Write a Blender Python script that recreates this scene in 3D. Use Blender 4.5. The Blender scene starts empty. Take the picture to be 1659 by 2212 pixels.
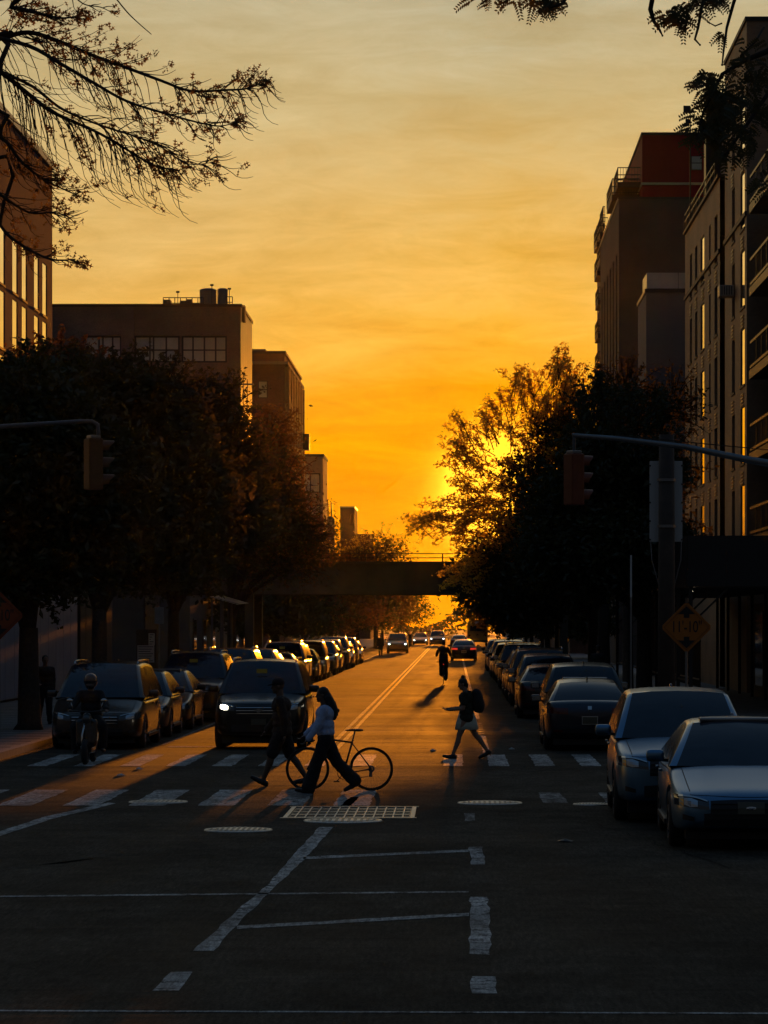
import bpy, bmesh, math, random
import numpy as np
from mathutils import Vector, Matrix
from mathutils.bvhtree import BVHTree

R = math.radians
scene = bpy.context.scene
col = scene.collection

# ------------------------------------------------------------------ camera
# long lens looking straight down the street (+Y); horizon low in the frame
FOC, EYE, CX, CY = 6600.0, 2.65, 980.0, 1345.0        # measured on a 1659 px wide copy of the photograph
cam_d = bpy.data.cameras.new('camera')
cam_d.sensor_fit = 'HORIZONTAL'; cam_d.sensor_width = 36.0
cam_d.lens = 36.0 * FOC / 1659.0
cam_d.shift_x = -(CX - 829.5) / 1659.0
cam_d.shift_y = (CY - 1106.0) / 1659.0
cam_d.clip_start = 0.5; cam_d.clip_end = 8000.0
cam = bpy.data.objects.new('camera', cam_d); col.objects.link(cam)
cam.location = (0, 0, EYE); cam.rotation_euler = (R(90), 0, 0)
scene.camera = cam

# ------------------------------------------------------------------ sky and sun
SUN_EL, SUN_AZ = R(2.40), R(0.95)                      # low, a little right of the street axis
SUN_DIR = Vector((math.sin(SUN_AZ) * math.cos(SUN_EL), math.cos(SUN_AZ) * math.cos(SUN_EL), math.sin(SUN_EL)))
world = bpy.data.worlds.new('World'); scene.world = world; world.use_nodes = True
wn = world.node_tree; wn.nodes.clear()

def wnode(t, **k):
    n = wn.nodes.new(t)
    for a, b in k.items(): setattr(n, a, b)
    return n
def wl(a, b): wn.links.new(a, b)
def wmath(op, a, b=None, c=None, clamp=False):
    n = wnode('ShaderNodeMath', operation=op, use_clamp=clamp)
    for i, v in enumerate((a, b, c)):
        if v is None: continue
        if isinstance(v, (int, float)): n.inputs[i].default_value = v
        else: wl(v, n.inputs[i])
    return n.outputs[0]
def wmix(bt, f, a, b):
    n = wnode('ShaderNodeMix', data_type='RGBA', blend_type=bt)
    for s, v in ((n.inputs['Factor'], f), (n.inputs[6], a), (n.inputs[7], b)):
        if isinstance(v, (int, float)): s.default_value = v
        elif isinstance(v, tuple): s.default_value = (*v, 1)
        else: wl(v, s)
    return n.outputs[2]
def wramp(fac, stops):
    n = wnode('ShaderNodeValToRGB'); e = n.color_ramp.elements
    while len(e) > 1: e.remove(e[-1])
    e[0].position = stops[0][0]; e[0].color = (*stops[0][1], 1)
    for p, c in stops[1:]:
        x = e.new(p); x.color = (*c, 1)
    wl(fac, n.inputs[0]); return n.outputs[0]

tc = wnode('ShaderNodeTexCoord')
sep = wnode('ShaderNodeSeparateXYZ'); wl(tc.outputs['Generated'], sep.inputs[0])
X_, Y_, Z_ = sep.outputs
elev = wmath('MAXIMUM', Z_, 0.0)
# streaks of high thin cloud bend the gradient a little
mp = wnode('ShaderNodeMapping'); mp.inputs['Scale'].default_value = (13, 13, 64); mp.inputs['Rotation'].default_value = (0, R(4), 0)
wl(tc.outputs['Generated'], mp.inputs[0])
nz = wnode('ShaderNodeTexNoise'); nz.inputs['Scale'].default_value = 1.0; nz.inputs['Detail'].default_value = 7; nz.inputs['Roughness'].default_value = 0.6
nz.inputs['Distortion'].default_value = 0.5
wl(mp.outputs[0], nz.inputs['Vector'])
mp2 = wnode('ShaderNodeMapping'); mp2.inputs['Scale'].default_value = (26, 26, 110); mp2.inputs['Rotation'].default_value = (0, R(-11), 0)
wl(tc.outputs['Generated'], mp2.inputs[0])
nz2 = wnode('ShaderNodeTexNoise'); nz2.inputs['Scale'].default_value = 1.0; nz2.inputs['Detail'].default_value = 8; nz2.inputs['Roughness'].default_value = 0.68; nz2.inputs['Distortion'].default_value = 1.1
wl(mp2.outputs[0], nz2.inputs['Vector'])
cloud = wmath('SUBTRACT', nz.outputs[0], 0.5)
fine = wmath('SUBTRACT', nz2.outputs[0], 0.5)
elev2 = wmath('ADD', elev, wmath('MULTIPLY', cloud, 0.050))
elev2 = wmath('ADD', elev2, wmath('MULTIPLY', fine, 0.022), clamp=True)
warm = wramp(elev2, [(0.0, (0.93, 0.28, 0.0)), (0.045, (0.95, 0.290, 0.0)), (0.072, (0.95, 0.365, 0.0)), (0.10, (0.88, 0.445, 0.042)),
                     (0.13, (0.79, 0.465, 0.105)), (0.17, (0.575, 0.43, 0.185)), (0.205, (0.47, 0.425, 0.275)), (0.24, (0.41, 0.40, 0.31)), (0.36, (0.27, 0.29, 0.275)),
                     (0.60, (0.088, 0.140, 0.200)), (1.0, (0.027, 0.060, 0.112))])
dusk = wramp(elev2, [(0.0, (0.036, 0.031, 0.026)), (0.12, (0.042, 0.038, 0.033)), (0.35, (0.034, 0.041, 0.052)), (0.65, (0.028, 0.054, 0.096)), (1.0, (0.027, 0.060, 0.112))])
dot = wnode('ShaderNodeVectorMath', operation='DOT_PRODUCT')
wl(tc.outputs['Generated'], dot.inputs[0]); dot.inputs[1].default_value = SUN_DIR
dpos = wmath('MAXIMUM', dot.outputs['Value'], 0.0)
away = wmath('POWER', dpos, 2.2)
base = wmix('MIX', away, dusk, warm)
glow1 = wmath('MULTIPLY', wmath('POWER', dpos, 900.0), 0.11)
glow2 = wmath('MULTIPLY', wmath('POWER', dpos, 12000.0), 9.0)
base = wmix('ADD', glow1, base, (1.0, 0.42, 0.0))
base = wmix('ADD', glow2, base, (1.0, 0.62, 0.04))
side = wmath('MULTIPLY', wmath('MINIMUM', wmath('MULTIPLY', wmath('MULTIPLY', wmath('ABSOLUTE', wmath('SUBTRACT', X_, 0.0166)), 6.0, clamp=True), wmath('MULTIPLY', wmath('SUBTRACT', Z_, 0.06), 8.0, clamp=True)), 0.34), wmath('POWER', dpos, 14.0))
base = wmix('MIX', side, base, (0.66, 0.52, 0.27))                 # paler veil away from the sun
tone = wmath('ADD', 1.0, wmath('ADD', wmath('MULTIPLY', cloud, 0.55), wmath('MULTIPLY', fine, 0.45)))
base = wmix('MULTIPLY', 1.0, base, wmix('MIX', 1.0, (0, 0, 0), tone))
sky = wnode('ShaderNodeTexSky', sky_type='NISHITA', sun_disc=False, sun_elevation=SUN_EL, sun_rotation=SUN_AZ,
            altitude=0.0, air_density=1.6, dust_density=4.0, ozone_density=1.0)
skyc = wmix('MULTIPLY', 1.0, sky.outputs[0], (0.05, 0.05, 0.05))
tot = wmix('ADD', 0.03, base, skyc)
bg = wnode('ShaderNodeBackground'); bg.inputs[1].default_value = 1.0
wl(tot, bg.inputs[0])
wo = wnode('ShaderNodeOutputWorld'); wl(bg.outputs[0], wo.inputs[0])

sun_d = bpy.data.lights.new('sun', 'SUN'); sun_d.energy = 4.4; sun_d.angle = R(0.55); sun_d.color = (1.0, 0.29, 0.015)
sun = bpy.data.objects.new('sun', sun_d); col.objects.link(sun)
sun.rotation_euler = (-SUN_DIR).to_track_quat('-Z', 'Y').to_euler()
sun.location = (0, 300, 60)

scene.view_settings.view_transform = 'Standard'; scene.view_settings.look = 'None'
scene.view_settings.exposure = 0.0; scene.view_settings.gamma = 1.0; scene.view_settings.use_curve_mapping = False
scene.render.engine = 'CYCLES'
cy = scene.cycles
cy.use_denoising = True; cy.max_bounces = 6; cy.diffuse_bounces = 2; cy.glossy_bounces = 3; cy.transmission_bounces = 3
cy.transparent_max_bounces = 6; cy.volume_bounces = 0
cy.caustics_reflective = False; cy.caustics_refractive = False; cy.sample_clamp_indirect = 6.0
cy.volume_step_rate = 4.0; cy.volume_max_steps = 64

# ------------------------------------------------------------------ measuring helpers
def gx(px, Y): return (px - CX) * Y / FOC
def gz(py, Y): return EYE - (py - CY) * Y / FOC
def gy(py): return FOC * EYE / (py - CY)
def gp(px, py):
    Y = gy(py); return (gx(px, Y), Y)

# ------------------------------------------------------------------ mesh helpers
def wloc(o):
    v = Vector((0, 0, 0))
    while o is not None: v += Vector(o.location); o = o.parent
    return v
class MB:
    def __init__(s): s.v = []; s.f = []
    def add(s, vs, fs):
        b = len(s.v); s.v += [tuple(p) for p in vs]; s.f += [tuple(i + b for i in f) for f in fs]; return s
    def box(s, x0, x1, y0, y1, z0, z1):
        return s.add([(x0,y0,z0),(x1,y0,z0),(x1,y1,z0),(x0,y1,z0),(x0,y0,z1),(x1,y0,z1),(x1,y1,z1),(x0,y1,z1)],
                     [(0,3,2,1),(4,5,6,7),(0,1,5,4),(1,2,6,5),(2,3,7,6),(3,0,4,7)])
    def cbox(s, c, d): return s.box(c[0]-d[0]/2, c[0]+d[0]/2, c[1]-d[1]/2, c[1]+d[1]/2, c[2]-d[2]/2, c[2]+d[2]/2)
    def bbox(s, c, d, b):
        """box with chamfered edges"""
        bm = bmesh.new(); bmesh.ops.create_cube(bm, size=1)
        for v in bm.verts: v.co = Vector((v.co.x*d[0], v.co.y*d[1], v.co.z*d[2])) + Vector(c)
        bmesh.ops.bevel(bm, geom=list(bm.edges), offset=b, segments=2, affect='EDGES', profile=0.6)
        bm.verts.index_update()
        s.add([v.co[:] for v in bm.verts], [[v.index for v in f.verts] for f in bm.faces]); bm.free(); return s
    def beam(s, p0, p1, w, h):
        p0, p1 = Vector(p0), Vector(p1); d = (p1 - p0).normalized()
        up = Vector((0,0,1)) if abs(d.z) < 0.95 else Vector((0,1,0))
        a = d.cross(up).normalized() * w / 2; b = a.cross(d).normalized() * h / 2
        return s.add([p0-a-b, p0+a-b, p0+a+b, p0-a+b, p1-a-b, p1+a-b, p1+a+b, p1-a+b],
                     [(0,3,2,1),(4,5,6,7),(0,1,5,4),(1,2,6,5),(2,3,7,6),(3,0,4,7)])
    def tube(s, pts, rad, n=8, cap=True):
        pts = [Vector(p) for p in pts]
        if not hasattr(rad, '__len__'): rad = [rad] * len(pts)
        vs, fs = [], []; prev = None
        for i, p in enumerate(pts):
            d = (pts[min(i+1, len(pts)-1)] - pts[max(i-1, 0)])
            d = d.normalized() if d.length > 1e-9 else Vector((0,0,1))
            if prev is None:
                up = Vector((0,0,1)) if abs(d.z) < 0.9 else Vector((1,0,0))
                a = d.cross(up).normalized()
            else:
                a = (prev - d * prev.dot(d)); a = a.normalized() if a.length > 1e-6 else d.orthogonal().normalized()
            prev = a; b = d.cross(a)
            for k in range(n):
                t = 2 * math.pi * k / n
                vs.append(p + (a * math.cos(t) + b * math.sin(t)) * rad[i])
        for i in range(len(pts) - 1):
            for k in range(n):
                fs.append((i*n+k, i*n+(k+1)%n, (i+1)*n+(k+1)%n, (i+1)*n+k))
        if cap:
            fs.append(tuple(range(n-1, -1, -1))); fs.append(tuple((len(pts)-1)*n + k for k in range(n)))
        return s.add(vs, fs)
    def lathe(s, prof, n=24, axis='z', c=(0,0,0), a0=0.0, a1=2*math.pi):
        vs, fs = [], []; full = abs(a1 - a0 - 2*math.pi) < 1e-6; m = len(prof); cols = n if full else n + 1
        for k in range(cols):
            t = a0 + (a1 - a0) * k / n; ct, st = math.cos(t), math.sin(t)
            for r, h in prof:
                if axis == 'z': p = (r*ct, r*st, h)
                elif axis == 'x': p = (h, r*ct, r*st)
                else: p = (r*ct, h, r*st)
                vs.append((p[0]+c[0], p[1]+c[1], p[2]+c[2]))
        for k in range(n):
            k2 = (k + 1) % cols
            for j in range(m - 1): fs.append((k*m+j, k2*m+j, k2*m+j+1, k*m+j+1))
        return s.add(vs, fs)
    def sphere(s, c, r, n=14, m=8):
        rr = r if hasattr(r, '__len__') else (r, r, r)
        vs = [(c[0], c[1], c[2]-rr[2])]; fs = []
        for j in range(1, m):
            ph = -math.pi/2 + math.pi*j/m
            for k in range(n):
                t = 2*math.pi*k/n
                vs.append((c[0]+rr[0]*math.cos(ph)*math.cos(t), c[1]+rr[1]*math.cos(ph)*math.sin(t), c[2]+rr[2]*math.sin(ph)))
        vs.append((c[0], c[1], c[2]+rr[2])); top = len(vs)-1
        for k in range(n): fs.append((0, 1+(k+1)%n, 1+k))
        for j in range(m-2):
            for k in range(n): fs.append((1+j*n+k, 1+j*n+(k+1)%n, 1+(j+1)*n+(k+1)%n, 1+(j+1)*n+k))
        for k in range(n): fs.append((1+(m-2)*n+k, 1+(m-2)*n+(k+1)%n, top))
        return s.add(vs, fs)
    def caps(s, p0, r0, p1, r1, n=12):
        """tapered capsule"""
        p0, p1 = Vector(p0), Vector(p1); s.sphere(p0, r0, n, 8); s.sphere(p1, r1, n, 8)
        if (p1-p0).length > 1e-4: s.tube([p0, p1], [r0, r1], n)
        return s
    def quad(s, a, b, c, d): return s.add([a, b, c, d], [(0,1,2,3)])
    def prism(s, pts, z0, z1):
        n = len(pts)
        return s.add([(p[0],p[1],z0) for p in pts] + [(p[0],p[1],z1) for p in pts],
                     [tuple(range(n-1,-1,-1)), tuple(range(n,2*n))] + [(i,(i+1)%n,n+(i+1)%n,n+i) for i in range(n)])
    def mesh(s, name, smooth=False, off=None):
        me = bpy.data.meshes.new(name)
        vs = s.v if off is None else [(p[0]-off[0], p[1]-off[1], p[2]-off[2]) for p in s.v]
        me.from_pydata(vs, [], s.f)
        if smooth: me.polygons.foreach_set('use_smooth', [True]*len(me.polygons))
        me.update(); return me
    def build(s, name, mat, parent=None, smooth=False, world=False):
        off = wloc(parent) if (world and parent is not None) else None
        return link_mesh(name, s.mesh(name, smooth, off), mat, parent)

def link_mesh(name, me, mat, parent=None):
    o = bpy.data.objects.new(name, me); col.objects.link(o)
    if mat is not None and not me.materials: me.materials.append(mat)
    if parent is not None: o.parent = parent
    return o
def tag(o, label=None, cat=None, group=None, kind=None):
    if label: o['label'] = label
    if cat: o['category'] = cat
    if group: o['group'] = group
    if kind: o['kind'] = kind
    return o
def thing(name, label, cat, loc=(0,0,0), rz=0.0, group=None):
    o = bpy.data.objects.new(name, None); o.empty_display_size = 0.2; col.objects.link(o)
    o.location = loc; o.rotation_euler = (0, 0, rz)
    return tag(o, label, cat, group)
def copy_tree(o, parent=None, skip=()):
    c = o.copy(); col.objects.link(c); c.parent = parent
    for ch in list(o.children):
        if ch.name.split('.')[0] in skip: continue
        copy_tree(ch, c, skip)
    return c
def evaluated(mb, mods, smooth=True):
    """run modifiers on a temporary object and return the resulting mesh"""
    o = bpy.data.objects.new('tmp', mb.mesh('tmp') if isinstance(mb, MB) else mb); col.objects.link(o)
    for t, k in mods:
        m = o.modifiers.new(t, t)
        for a, b in k.items(): setattr(m, a, b)
    dg = bpy.context.evaluated_depsgraph_get()
    me = bpy.data.meshes.new_from_object(o.evaluated_get(dg))
    bpy.data.objects.remove(o)
    if smooth: me.polygons.foreach_set('use_smooth', [True]*len(me.polygons))
    return me
def remeshed(mb, vox, it=4):
    return evaluated(mb, [('REMESH', dict(mode='VOXEL', voxel_size=vox)), ('SMOOTH', dict(factor=0.5, iterations=it))])

# ------------------------------------------------------------------ materials
def mat(name, c, rough=0.6, metal=0.0, spec=0.5, coat=0.0, noise=0.0, nscale=6.0, bump=0.0, bscale=40.0, emit=None, estr=0.0, trans=0.0, c2=None):
    m = bpy.data.materials.new(name); m.use_nodes = True
    nt = m.node_tree; b = nt.nodes['Principled BSDF']
    b.inputs['Base Color'].default_value = (*c, 1); b.inputs['Roughness'].default_value = rough
    b.inputs['Metallic'].default_value = metal; b.inputs['Specular IOR Level'].default_value = spec
    b.inputs['Coat Weight'].default_value = coat; b.inputs['Coat Roughness'].default_value = 0.04
    if emit: b.inputs['Emission Color'].default_value = (*emit, 1); b.inputs['Emission Strength'].default_value = estr
    if noise or c2:
        t = nt.nodes.new('ShaderNodeTexCoord'); n = nt.nodes.new('ShaderNodeTexNoise')
        n.inputs['Scale'].default_value = nscale; n.inputs['Detail'].default_value = 5; n.inputs['Roughness'].default_value = 0.65
        nt.links.new(t.outputs['Object'], n.inputs['Vector'])
        r = nt.nodes.new('ShaderNodeValToRGB'); e = r.color_ramp.elements
        lo = c2 if c2 else tuple(max(0, x*(1-noise)) for x in c); hi = c if c2 else tuple(min(1, x*(1+noise)) for x in c)
        e[0].position = 0.3; e[0].color = (*lo, 1); e[1].position = 0.7; e[1].color = (*hi, 1)
        nt.links.new(n.outputs[0], r.inputs[0]); nt.links.new(r.outputs[0], b.inputs['Base Color'])
    if bump:
        t = nt.nodes.new('ShaderNodeTexCoord'); n = nt.nodes.new('ShaderNodeTexNoise'); n.inputs['Scale'].default_value = bscale; n.inputs['Detail'].default_value = 4
        nt.links.new(t.outputs['Object'], n.inputs['Vector'])
        k = nt.nodes.new('ShaderNodeBump'); k.inputs['Strength'].default_value = bump; k.inputs['Distance'].default_value = 0.02
        nt.links.new(n.outputs[0], k.inputs['Height']); nt.links.new(k.outputs[0], b.inputs['Normal'])
    return m

def road_mat(name, c, rough, speck=0.5, wear=None):
    """asphalt or paint: grain, tyre-polished streaks along the street, gentle crosswise ripples"""
    m = bpy.data.materials.new(name); m.use_nodes = True
    nt = m.node_tree; N = nt.nodes; L = nt.links; b = N['Principled BSDF']
    g = N.new('ShaderNodeNewGeometry')
    def noise(scale, vec_scale=(1,1,1), det=4, rgh=0.6):
        mp = N.new('ShaderNodeMapping'); mp.inputs['Scale'].default_value = vec_scale; L.new(g.outputs['Position'], mp.inputs[0])
        n = N.new('ShaderNodeTexNoise'); n.inputs['Scale'].default_value = scale; n.inputs['Detail'].default_value = det; n.inputs['Roughness'].default_value = rgh
        L.new(mp.outputs[0], n.inputs['Vector']); return n.outputs[0]
    grain = noise(38, det=4, rgh=0.75); blot = noise(0.35, (1, 0.35, 1), 6); streak = noise(1.1, (1, 0.04, 1), 3)
    band = noise(0.22, (0.12, 1, 1), 5, 0.7)
    r = N.new('ShaderNodeValToRGB'); e = r.color_ramp.elements
    e[0].position = 0.38; e[0].color = (*[x*(1-speck) for x in c], 1); e[1].position = 0.63; e[1].color = (*[x*(1+1.6*speck) for x in c], 1)
    ad = N.new('ShaderNodeMath'); ad.operation = 'MULTIPLY_ADD'; L.new(grain, ad.inputs[0]); ad.inputs[1].default_value = 0.72
    ad2 = N.new('ShaderNodeMath'); ad2.operation = 'MULTIPLY_ADD'; L.new(blot, ad2.inputs[0]); ad2.inputs[1].default_value = 0.30; ad2.inputs[2].default_value = 0.0
    L.new(ad2.outputs[0], ad.inputs[2]); L.new(ad.outputs[0], r.inputs[0])
    colour = r.outputs[0]
    def tint(src, p0, p1, lo, hi):
        q = N.new('ShaderNodeMapRange'); L.new(src, q.inputs['Value']); q.inputs['From Min'].default_value = p0; q.inputs['From Max'].default_value = p1; q.inputs['To Min'].default_value = lo; q.inputs['To Max'].default_value = hi
        x = N.new('ShaderNodeMix'); x.data_type = 'RGBA'; x.blend_type = 'MULTIPLY'; x.inputs['Factor'].default_value = 1.0; L.new(colour, x.inputs[6]); L.new(q.outputs[0], x.inputs[7]); return x.outputs[2]
    colour = tint(noise(0.9, (1, 0.6, 1), 7, 0.7), 0.40, 0.58, 0.62, 1.12)      # stains and old repairs
    colour = tint(noise(24, (1, 0.10, 1), 4, 0.8), 0.36, 0.64, 0.60, 1.45)       # coarse aggregate drawn out by traffic
    colour = tint(noise(3.0, (1, 0.5, 1), 6, 0.7), 0.36, 0.64, 0.80, 1.22)
    colour = tint(streak, 0.35, 0.65, 0.75, 1.25)                                # wheel tracks
    if wear is not None:
        wn_ = noise(5.0, det=6, rgh=0.8); wr = N.new('ShaderNodeValToRGB'); wr.color_ramp.elements[0].position = wear; wr.color_ramp.elements[1].position = wear + 0.08
        L.new(wn_, wr.inputs[0]); mx = N.new('ShaderNodeMix'); mx.data_type = 'RGBA'
        L.new(wr.outputs[0], mx.inputs['Factor']); mx.inputs[6].default_value = (0.05, 0.048, 0.046, 1); L.new(colour, mx.inputs[7]); colour = mx.outputs[2]
    L.new(colour, b.inputs['Base Color'])
    rr = N.new('ShaderNodeMapRange'); rr.inputs['To Min'].default_value = rough - 0.14; rr.inputs['To Max'].default_value = rough + 0.14
    rr.inputs['From Min'].default_value = 0.3; rr.inputs['From Max'].default_value = 0.7
    mm = N.new('ShaderNodeMath'); mm.operation = 'MULTIPLY_ADD'; L.new(streak, mm.inputs[0]); mm.inputs[1].default_value = 0.5
    mb2 = N.new('ShaderNodeMath'); mb2.operation = 'MULTIPLY'; L.new(band, mb2.inputs[0]); mb2.inputs[1].default_value = 0.5; L.new(mb2.outputs[0], mm.inputs[2])
    L.new(mm.outputs[0], rr.inputs['Value']); L.new(rr.outputs[0], b.inputs['Roughness'])
    h = N.new('ShaderNodeMath'); h.operation = 'MULTIPLY_ADD'; L.new(band, h.inputs[0]); h.inputs[1].default_value = 4.0
    hg = N.new('ShaderNodeMath'); hg.operation = 'MULTIPLY'; L.new(grain, hg.inputs[0]); hg.inputs[1].default_value = 0.10; L.new(hg.outputs[0], h.inputs[2])
    bp = N.new('ShaderNodeBump'); bp.inputs['Strength'].default_value = 0.8; bp.inputs['Distance'].default_value = 0.03
    L.new(h.outputs[0], bp.inputs['Height']); L.new(bp.outputs[0], b.inputs['Normal'])
    b.inputs['Specular IOR Level'].default_value = 0.07
    return m

def brick_mat(name, c1, c2, mortar, scale=1.0, rough=0.8):
    m = bpy.data.materials.new(name); m.use_nodes = True
    nt = m.node_tree; N = nt.nodes; L = nt.links; b = N['Principled BSDF']
    g = N.new('ShaderNodeNewGeometry'); sp = N.new('ShaderNodeSeparateXYZ'); L.new(g.outputs['Position'], sp.inputs[0])
    ad = N.new('ShaderNodeMath'); ad.operation = 'ADD'; L.new(sp.outputs[0], ad.inputs[0]); L.new(sp.outputs[1], ad.inputs[1])
    cb = N.new('ShaderNodeCombineXYZ'); L.new(ad.outputs[0], cb.inputs[0]); L.new(sp.outputs[2], cb.inputs[1])
    br = N.new('ShaderNodeTexBrick'); br.inputs['Scale'].default_value = 4.2 / scale
    br.inputs['Color1'].default_value = (*c1, 1); br.inputs['Color2'].default_value = (*c2, 1); br.inputs['Mortar'].default_value = (*mortar, 1)
    br.inputs['Mortar Size'].default_value = 0.012; br.inputs['Row Height'].default_value = 0.30
    L.new(cb.outputs[0], br.inputs['Vector'])
    n = N.new('ShaderNodeTexNoise'); n.inputs['Scale'].default_value = 0.5; n.inputs['Detail'].default_value = 6; L.new(g.outputs['Position'], n.inputs['Vector'])
    mx = N.new('ShaderNodeMix'); mx.data_type = 'RGBA'; mx.blend_type = 'MULTIPLY'; mx.inputs['Factor'].default_value = 0.7
    rp = N.new('ShaderNodeValToRGB'); rp.color_ramp.elements[0].position = 0.3; rp.color_ramp.elements[0].color = (0.6,0.6,0.6,1); rp.color_ramp.elements[1].position = 0.7; rp.color_ramp.elements[1].color = (1.15,1.12,1.1,1)
    L.new(n.outputs[0], rp.inputs[0]); L.new(br.outputs[0], mx.inputs[6]); L.new(rp.outputs[0], mx.inputs[7])
    L.new(mx.outputs[2], b.inputs['Base Color']); b.inputs['Roughness'].default_value = rough
    bp = N.new('ShaderNodeBump'); bp.inputs['Strength'].default_value = 0.4; bp.inputs['Distance'].default_value = 0.01
    L.new(br.outputs['Fac'], bp.inputs['Height']); bp.invert = True; L.new(bp.outputs[0], b.inputs['Normal'])
    return m

def leaf_mat(name, c, tr, w=0.45, c2=None):
    m = bpy.data.materials.new(name); m.use_nodes = True
    nt = m.node_tree; N = nt.nodes; L = nt.links; N.clear()
    d = N.new('ShaderNodeBsdfDiffuse'); t = N.new('ShaderNodeBsdfTranslucent'); g = N.new('ShaderNodeBsdfGlossy'); g.inputs['Roughness'].default_value = 0.45
    mx = N.new('ShaderNodeMixShader'); mx.inputs[0].default_value = w; mx2 = N.new('ShaderNodeMixShader'); mx2.inputs[0].default_value = 0.04
    gi = N.new('ShaderNodeNewGeometry'); r = N.new('ShaderNodeValToRGB')
    r.color_ramp.elements[0].color = (*c, 1); r.color_ramp.elements[1].color = (*(c2 or [x*1.7 for x in c]), 1)
    L.new(gi.outputs['Random Per Island'], r.inputs[0]); L.new(r.outputs[0], d.inputs[0]); t.inputs[0].default_value = (*tr, 1)
    o = N.new('ShaderNodeOutputMaterial')
    L.new(d.outputs[0], mx.inputs[1]); L.new(t.outputs[0], mx.inputs[2]); L.new(mx.outputs[0], mx2.inputs[1]); L.new(g.outputs[0], mx2.inputs[2])
    L.new(mx2.outputs[0], o.inputs[0]); return m

M = {}
M['asphalt'] = road_mat('asphalt', (0.048, 0.040, 0.030), 0.88, 0.65)
M['patch'] = road_mat('asphalt_patch', (0.038, 0.032, 0.025), 0.88, 0.5)
M['white_paint'] = road_mat('white_road_paint', (0.42, 0.41, 0.385), 0.75, 0.4, 0.41)
M['faded_paint'] = road_mat('faded_road_paint', (0.30, 0.29, 0.27), 0.75, 0.45, 0.45)
M['yellow_paint'] = road_mat('yellow_road_paint', (0.55, 0.32, 0.04), 0.55, 0.3, 0.36)
M['tar'] = road_mat('tar_seal', (0.016, 0.015, 0.014), 0.85, 0.3)
M['concrete'] = mat('concrete', (0.22, 0.21, 0.195), 0.8, noise=0.25, nscale=1.2, bump=0.3)
M['kerb'] = mat('kerb_stone', (0.25, 0.24, 0.23), 0.75, noise=0.2)
M['ground'] = mat('soil', (0.06, 0.055, 0.045), 0.95, noise=0.3, nscale=0.2)
M['iron'] = mat('worn_cast_iron', (0.48, 0.46, 0.42), 0.40, 0.85, noise=0.3, nscale=30, bump=0.2)
M['dark_iron'] = mat('dark_iron', (0.06, 0.055, 0.05), 0.5, 0.7)
M['steel'] = mat('galvanised_steel', (0.26, 0.26, 0.26), 0.45, 0.8, noise=0.15)
M['grey_paint'] = mat('grey_painted_steel', (0.10, 0.105, 0.11), 0.5, 0.0, noise=0.2)
M['black_paint'] = mat('black_paint', (0.012, 0.012, 0.013), 0.45)
M['glass'] = mat('window_glass', (0.015, 0.018, 0.022), 0.035, 0.0, 0.8)
M['glass_blue'] = mat('sky_toned_glass', (0.40, 0.45, 0.42), 0.25, 0.0, 0.8, noise=0.15, nscale=0.8)  # pale base colour stands in for reflected sky
M['mirror_glass'] = mat('solar_glass', (0.96, 0.95, 0.92), 0.04, 1.0)
M['blind'] = mat('drawn_blind', (0.36, 0.36, 0.33), 0.8, noise=0.15, nscale=1)
M['stucco_violet'] = mat('grey_violet_panel', (0.10, 0.085, 0.125), 0.95, spec=0.04, noise=0.14, nscale=0.5, bump=0.2, bscale=30)
M['brick_brown'] = brick_mat('brown_brick', (0.20, 0.155, 0.125), (0.155, 0.12, 0.095), (0.2, 0.18, 0.16))
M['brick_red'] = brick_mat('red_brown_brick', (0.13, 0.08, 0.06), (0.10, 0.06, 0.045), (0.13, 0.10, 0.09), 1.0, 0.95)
M['brick_tan'] = brick_mat('tan_brick', (0.40, 0.25, 0.14), (0.33, 0.20, 0.11), (0.32, 0.24, 0.17), 1.0, 0.62)
M['stone_pale'] = mat('pale_render', (0.22, 0.185, 0.145), 0.9, noise=0.12, nscale=0.4, bump=0.15)
M['render_grey'] = mat('grey_render', (0.16, 0.165, 0.16), 0.8, noise=0.15, nscale=0.3)
M['render_dark'] = mat('dark_render', (0.085, 0.08, 0.07), 0.85, noise=0.2, nscale=0.3)
M['red_panel'] = mat('dark_red_panel', (0.24, 0.008, 0.008), 0.8, noise=0.12, nscale=0.4)
M['brown_dark'] = mat('dark_brown_trim', (0.05, 0.035, 0.025), 0.6)
M['trim_pale'] = mat('pale_metal_trim', (0.42, 0.37, 0.30), 0.4, 0.3)
M['frame_dark'] = mat('dark_window_frame', (0.03, 0.03, 0.03), 0.4)
M['glazed'] = brick_mat('sunlit_gold_brick', (0.42, 0.31, 0.17), (0.38, 0.28, 0.15), (0.34, 0.26, 0.15), 1.0, 0.33)  # paler and golder than the front brick: sunlight put into the colour
M['roof'] = mat('roof_felt', (0.08, 0.08, 0.08), 0.9)
M['bark'] = mat('bark', (0.045, 0.035, 0.027), 0.9, noise=0.4, nscale=12, bump=0.8, bscale=25)
M['leaf'] = leaf_mat('green_leaf', (0.028, 0.036, 0.010), (0.07, 0.055, 0.008), 0.35)
M['leaf_warm'] = leaf_mat('rusty_leaf', (0.075, 0.036, 0.012), (0.16, 0.08, 0.012), 0.4)
M['leaf_lit'] = leaf_mat('lit_leaf', (0.06, 0.05, 0.012), (0.85, 0.62, 0.09), 0.72)  # brighter leaf copy, sun glow put into the transmitted colour
M['leaf_oak'] = leaf_mat('oak_leaf', (0.045, 0.035, 0.012), (0.16, 0.10, 0.025), 0.4)
M['rust_steel'] = mat('weathered_girder_paint', (0.075, 0.070, 0.050), 0.65, noise=0.35, nscale=0.6, bump=0.2)
M['wood_dark'] = mat('dark_boards', (0.07, 0.045, 0.03), 0.75, noise=0.3, nscale=3)
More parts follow.
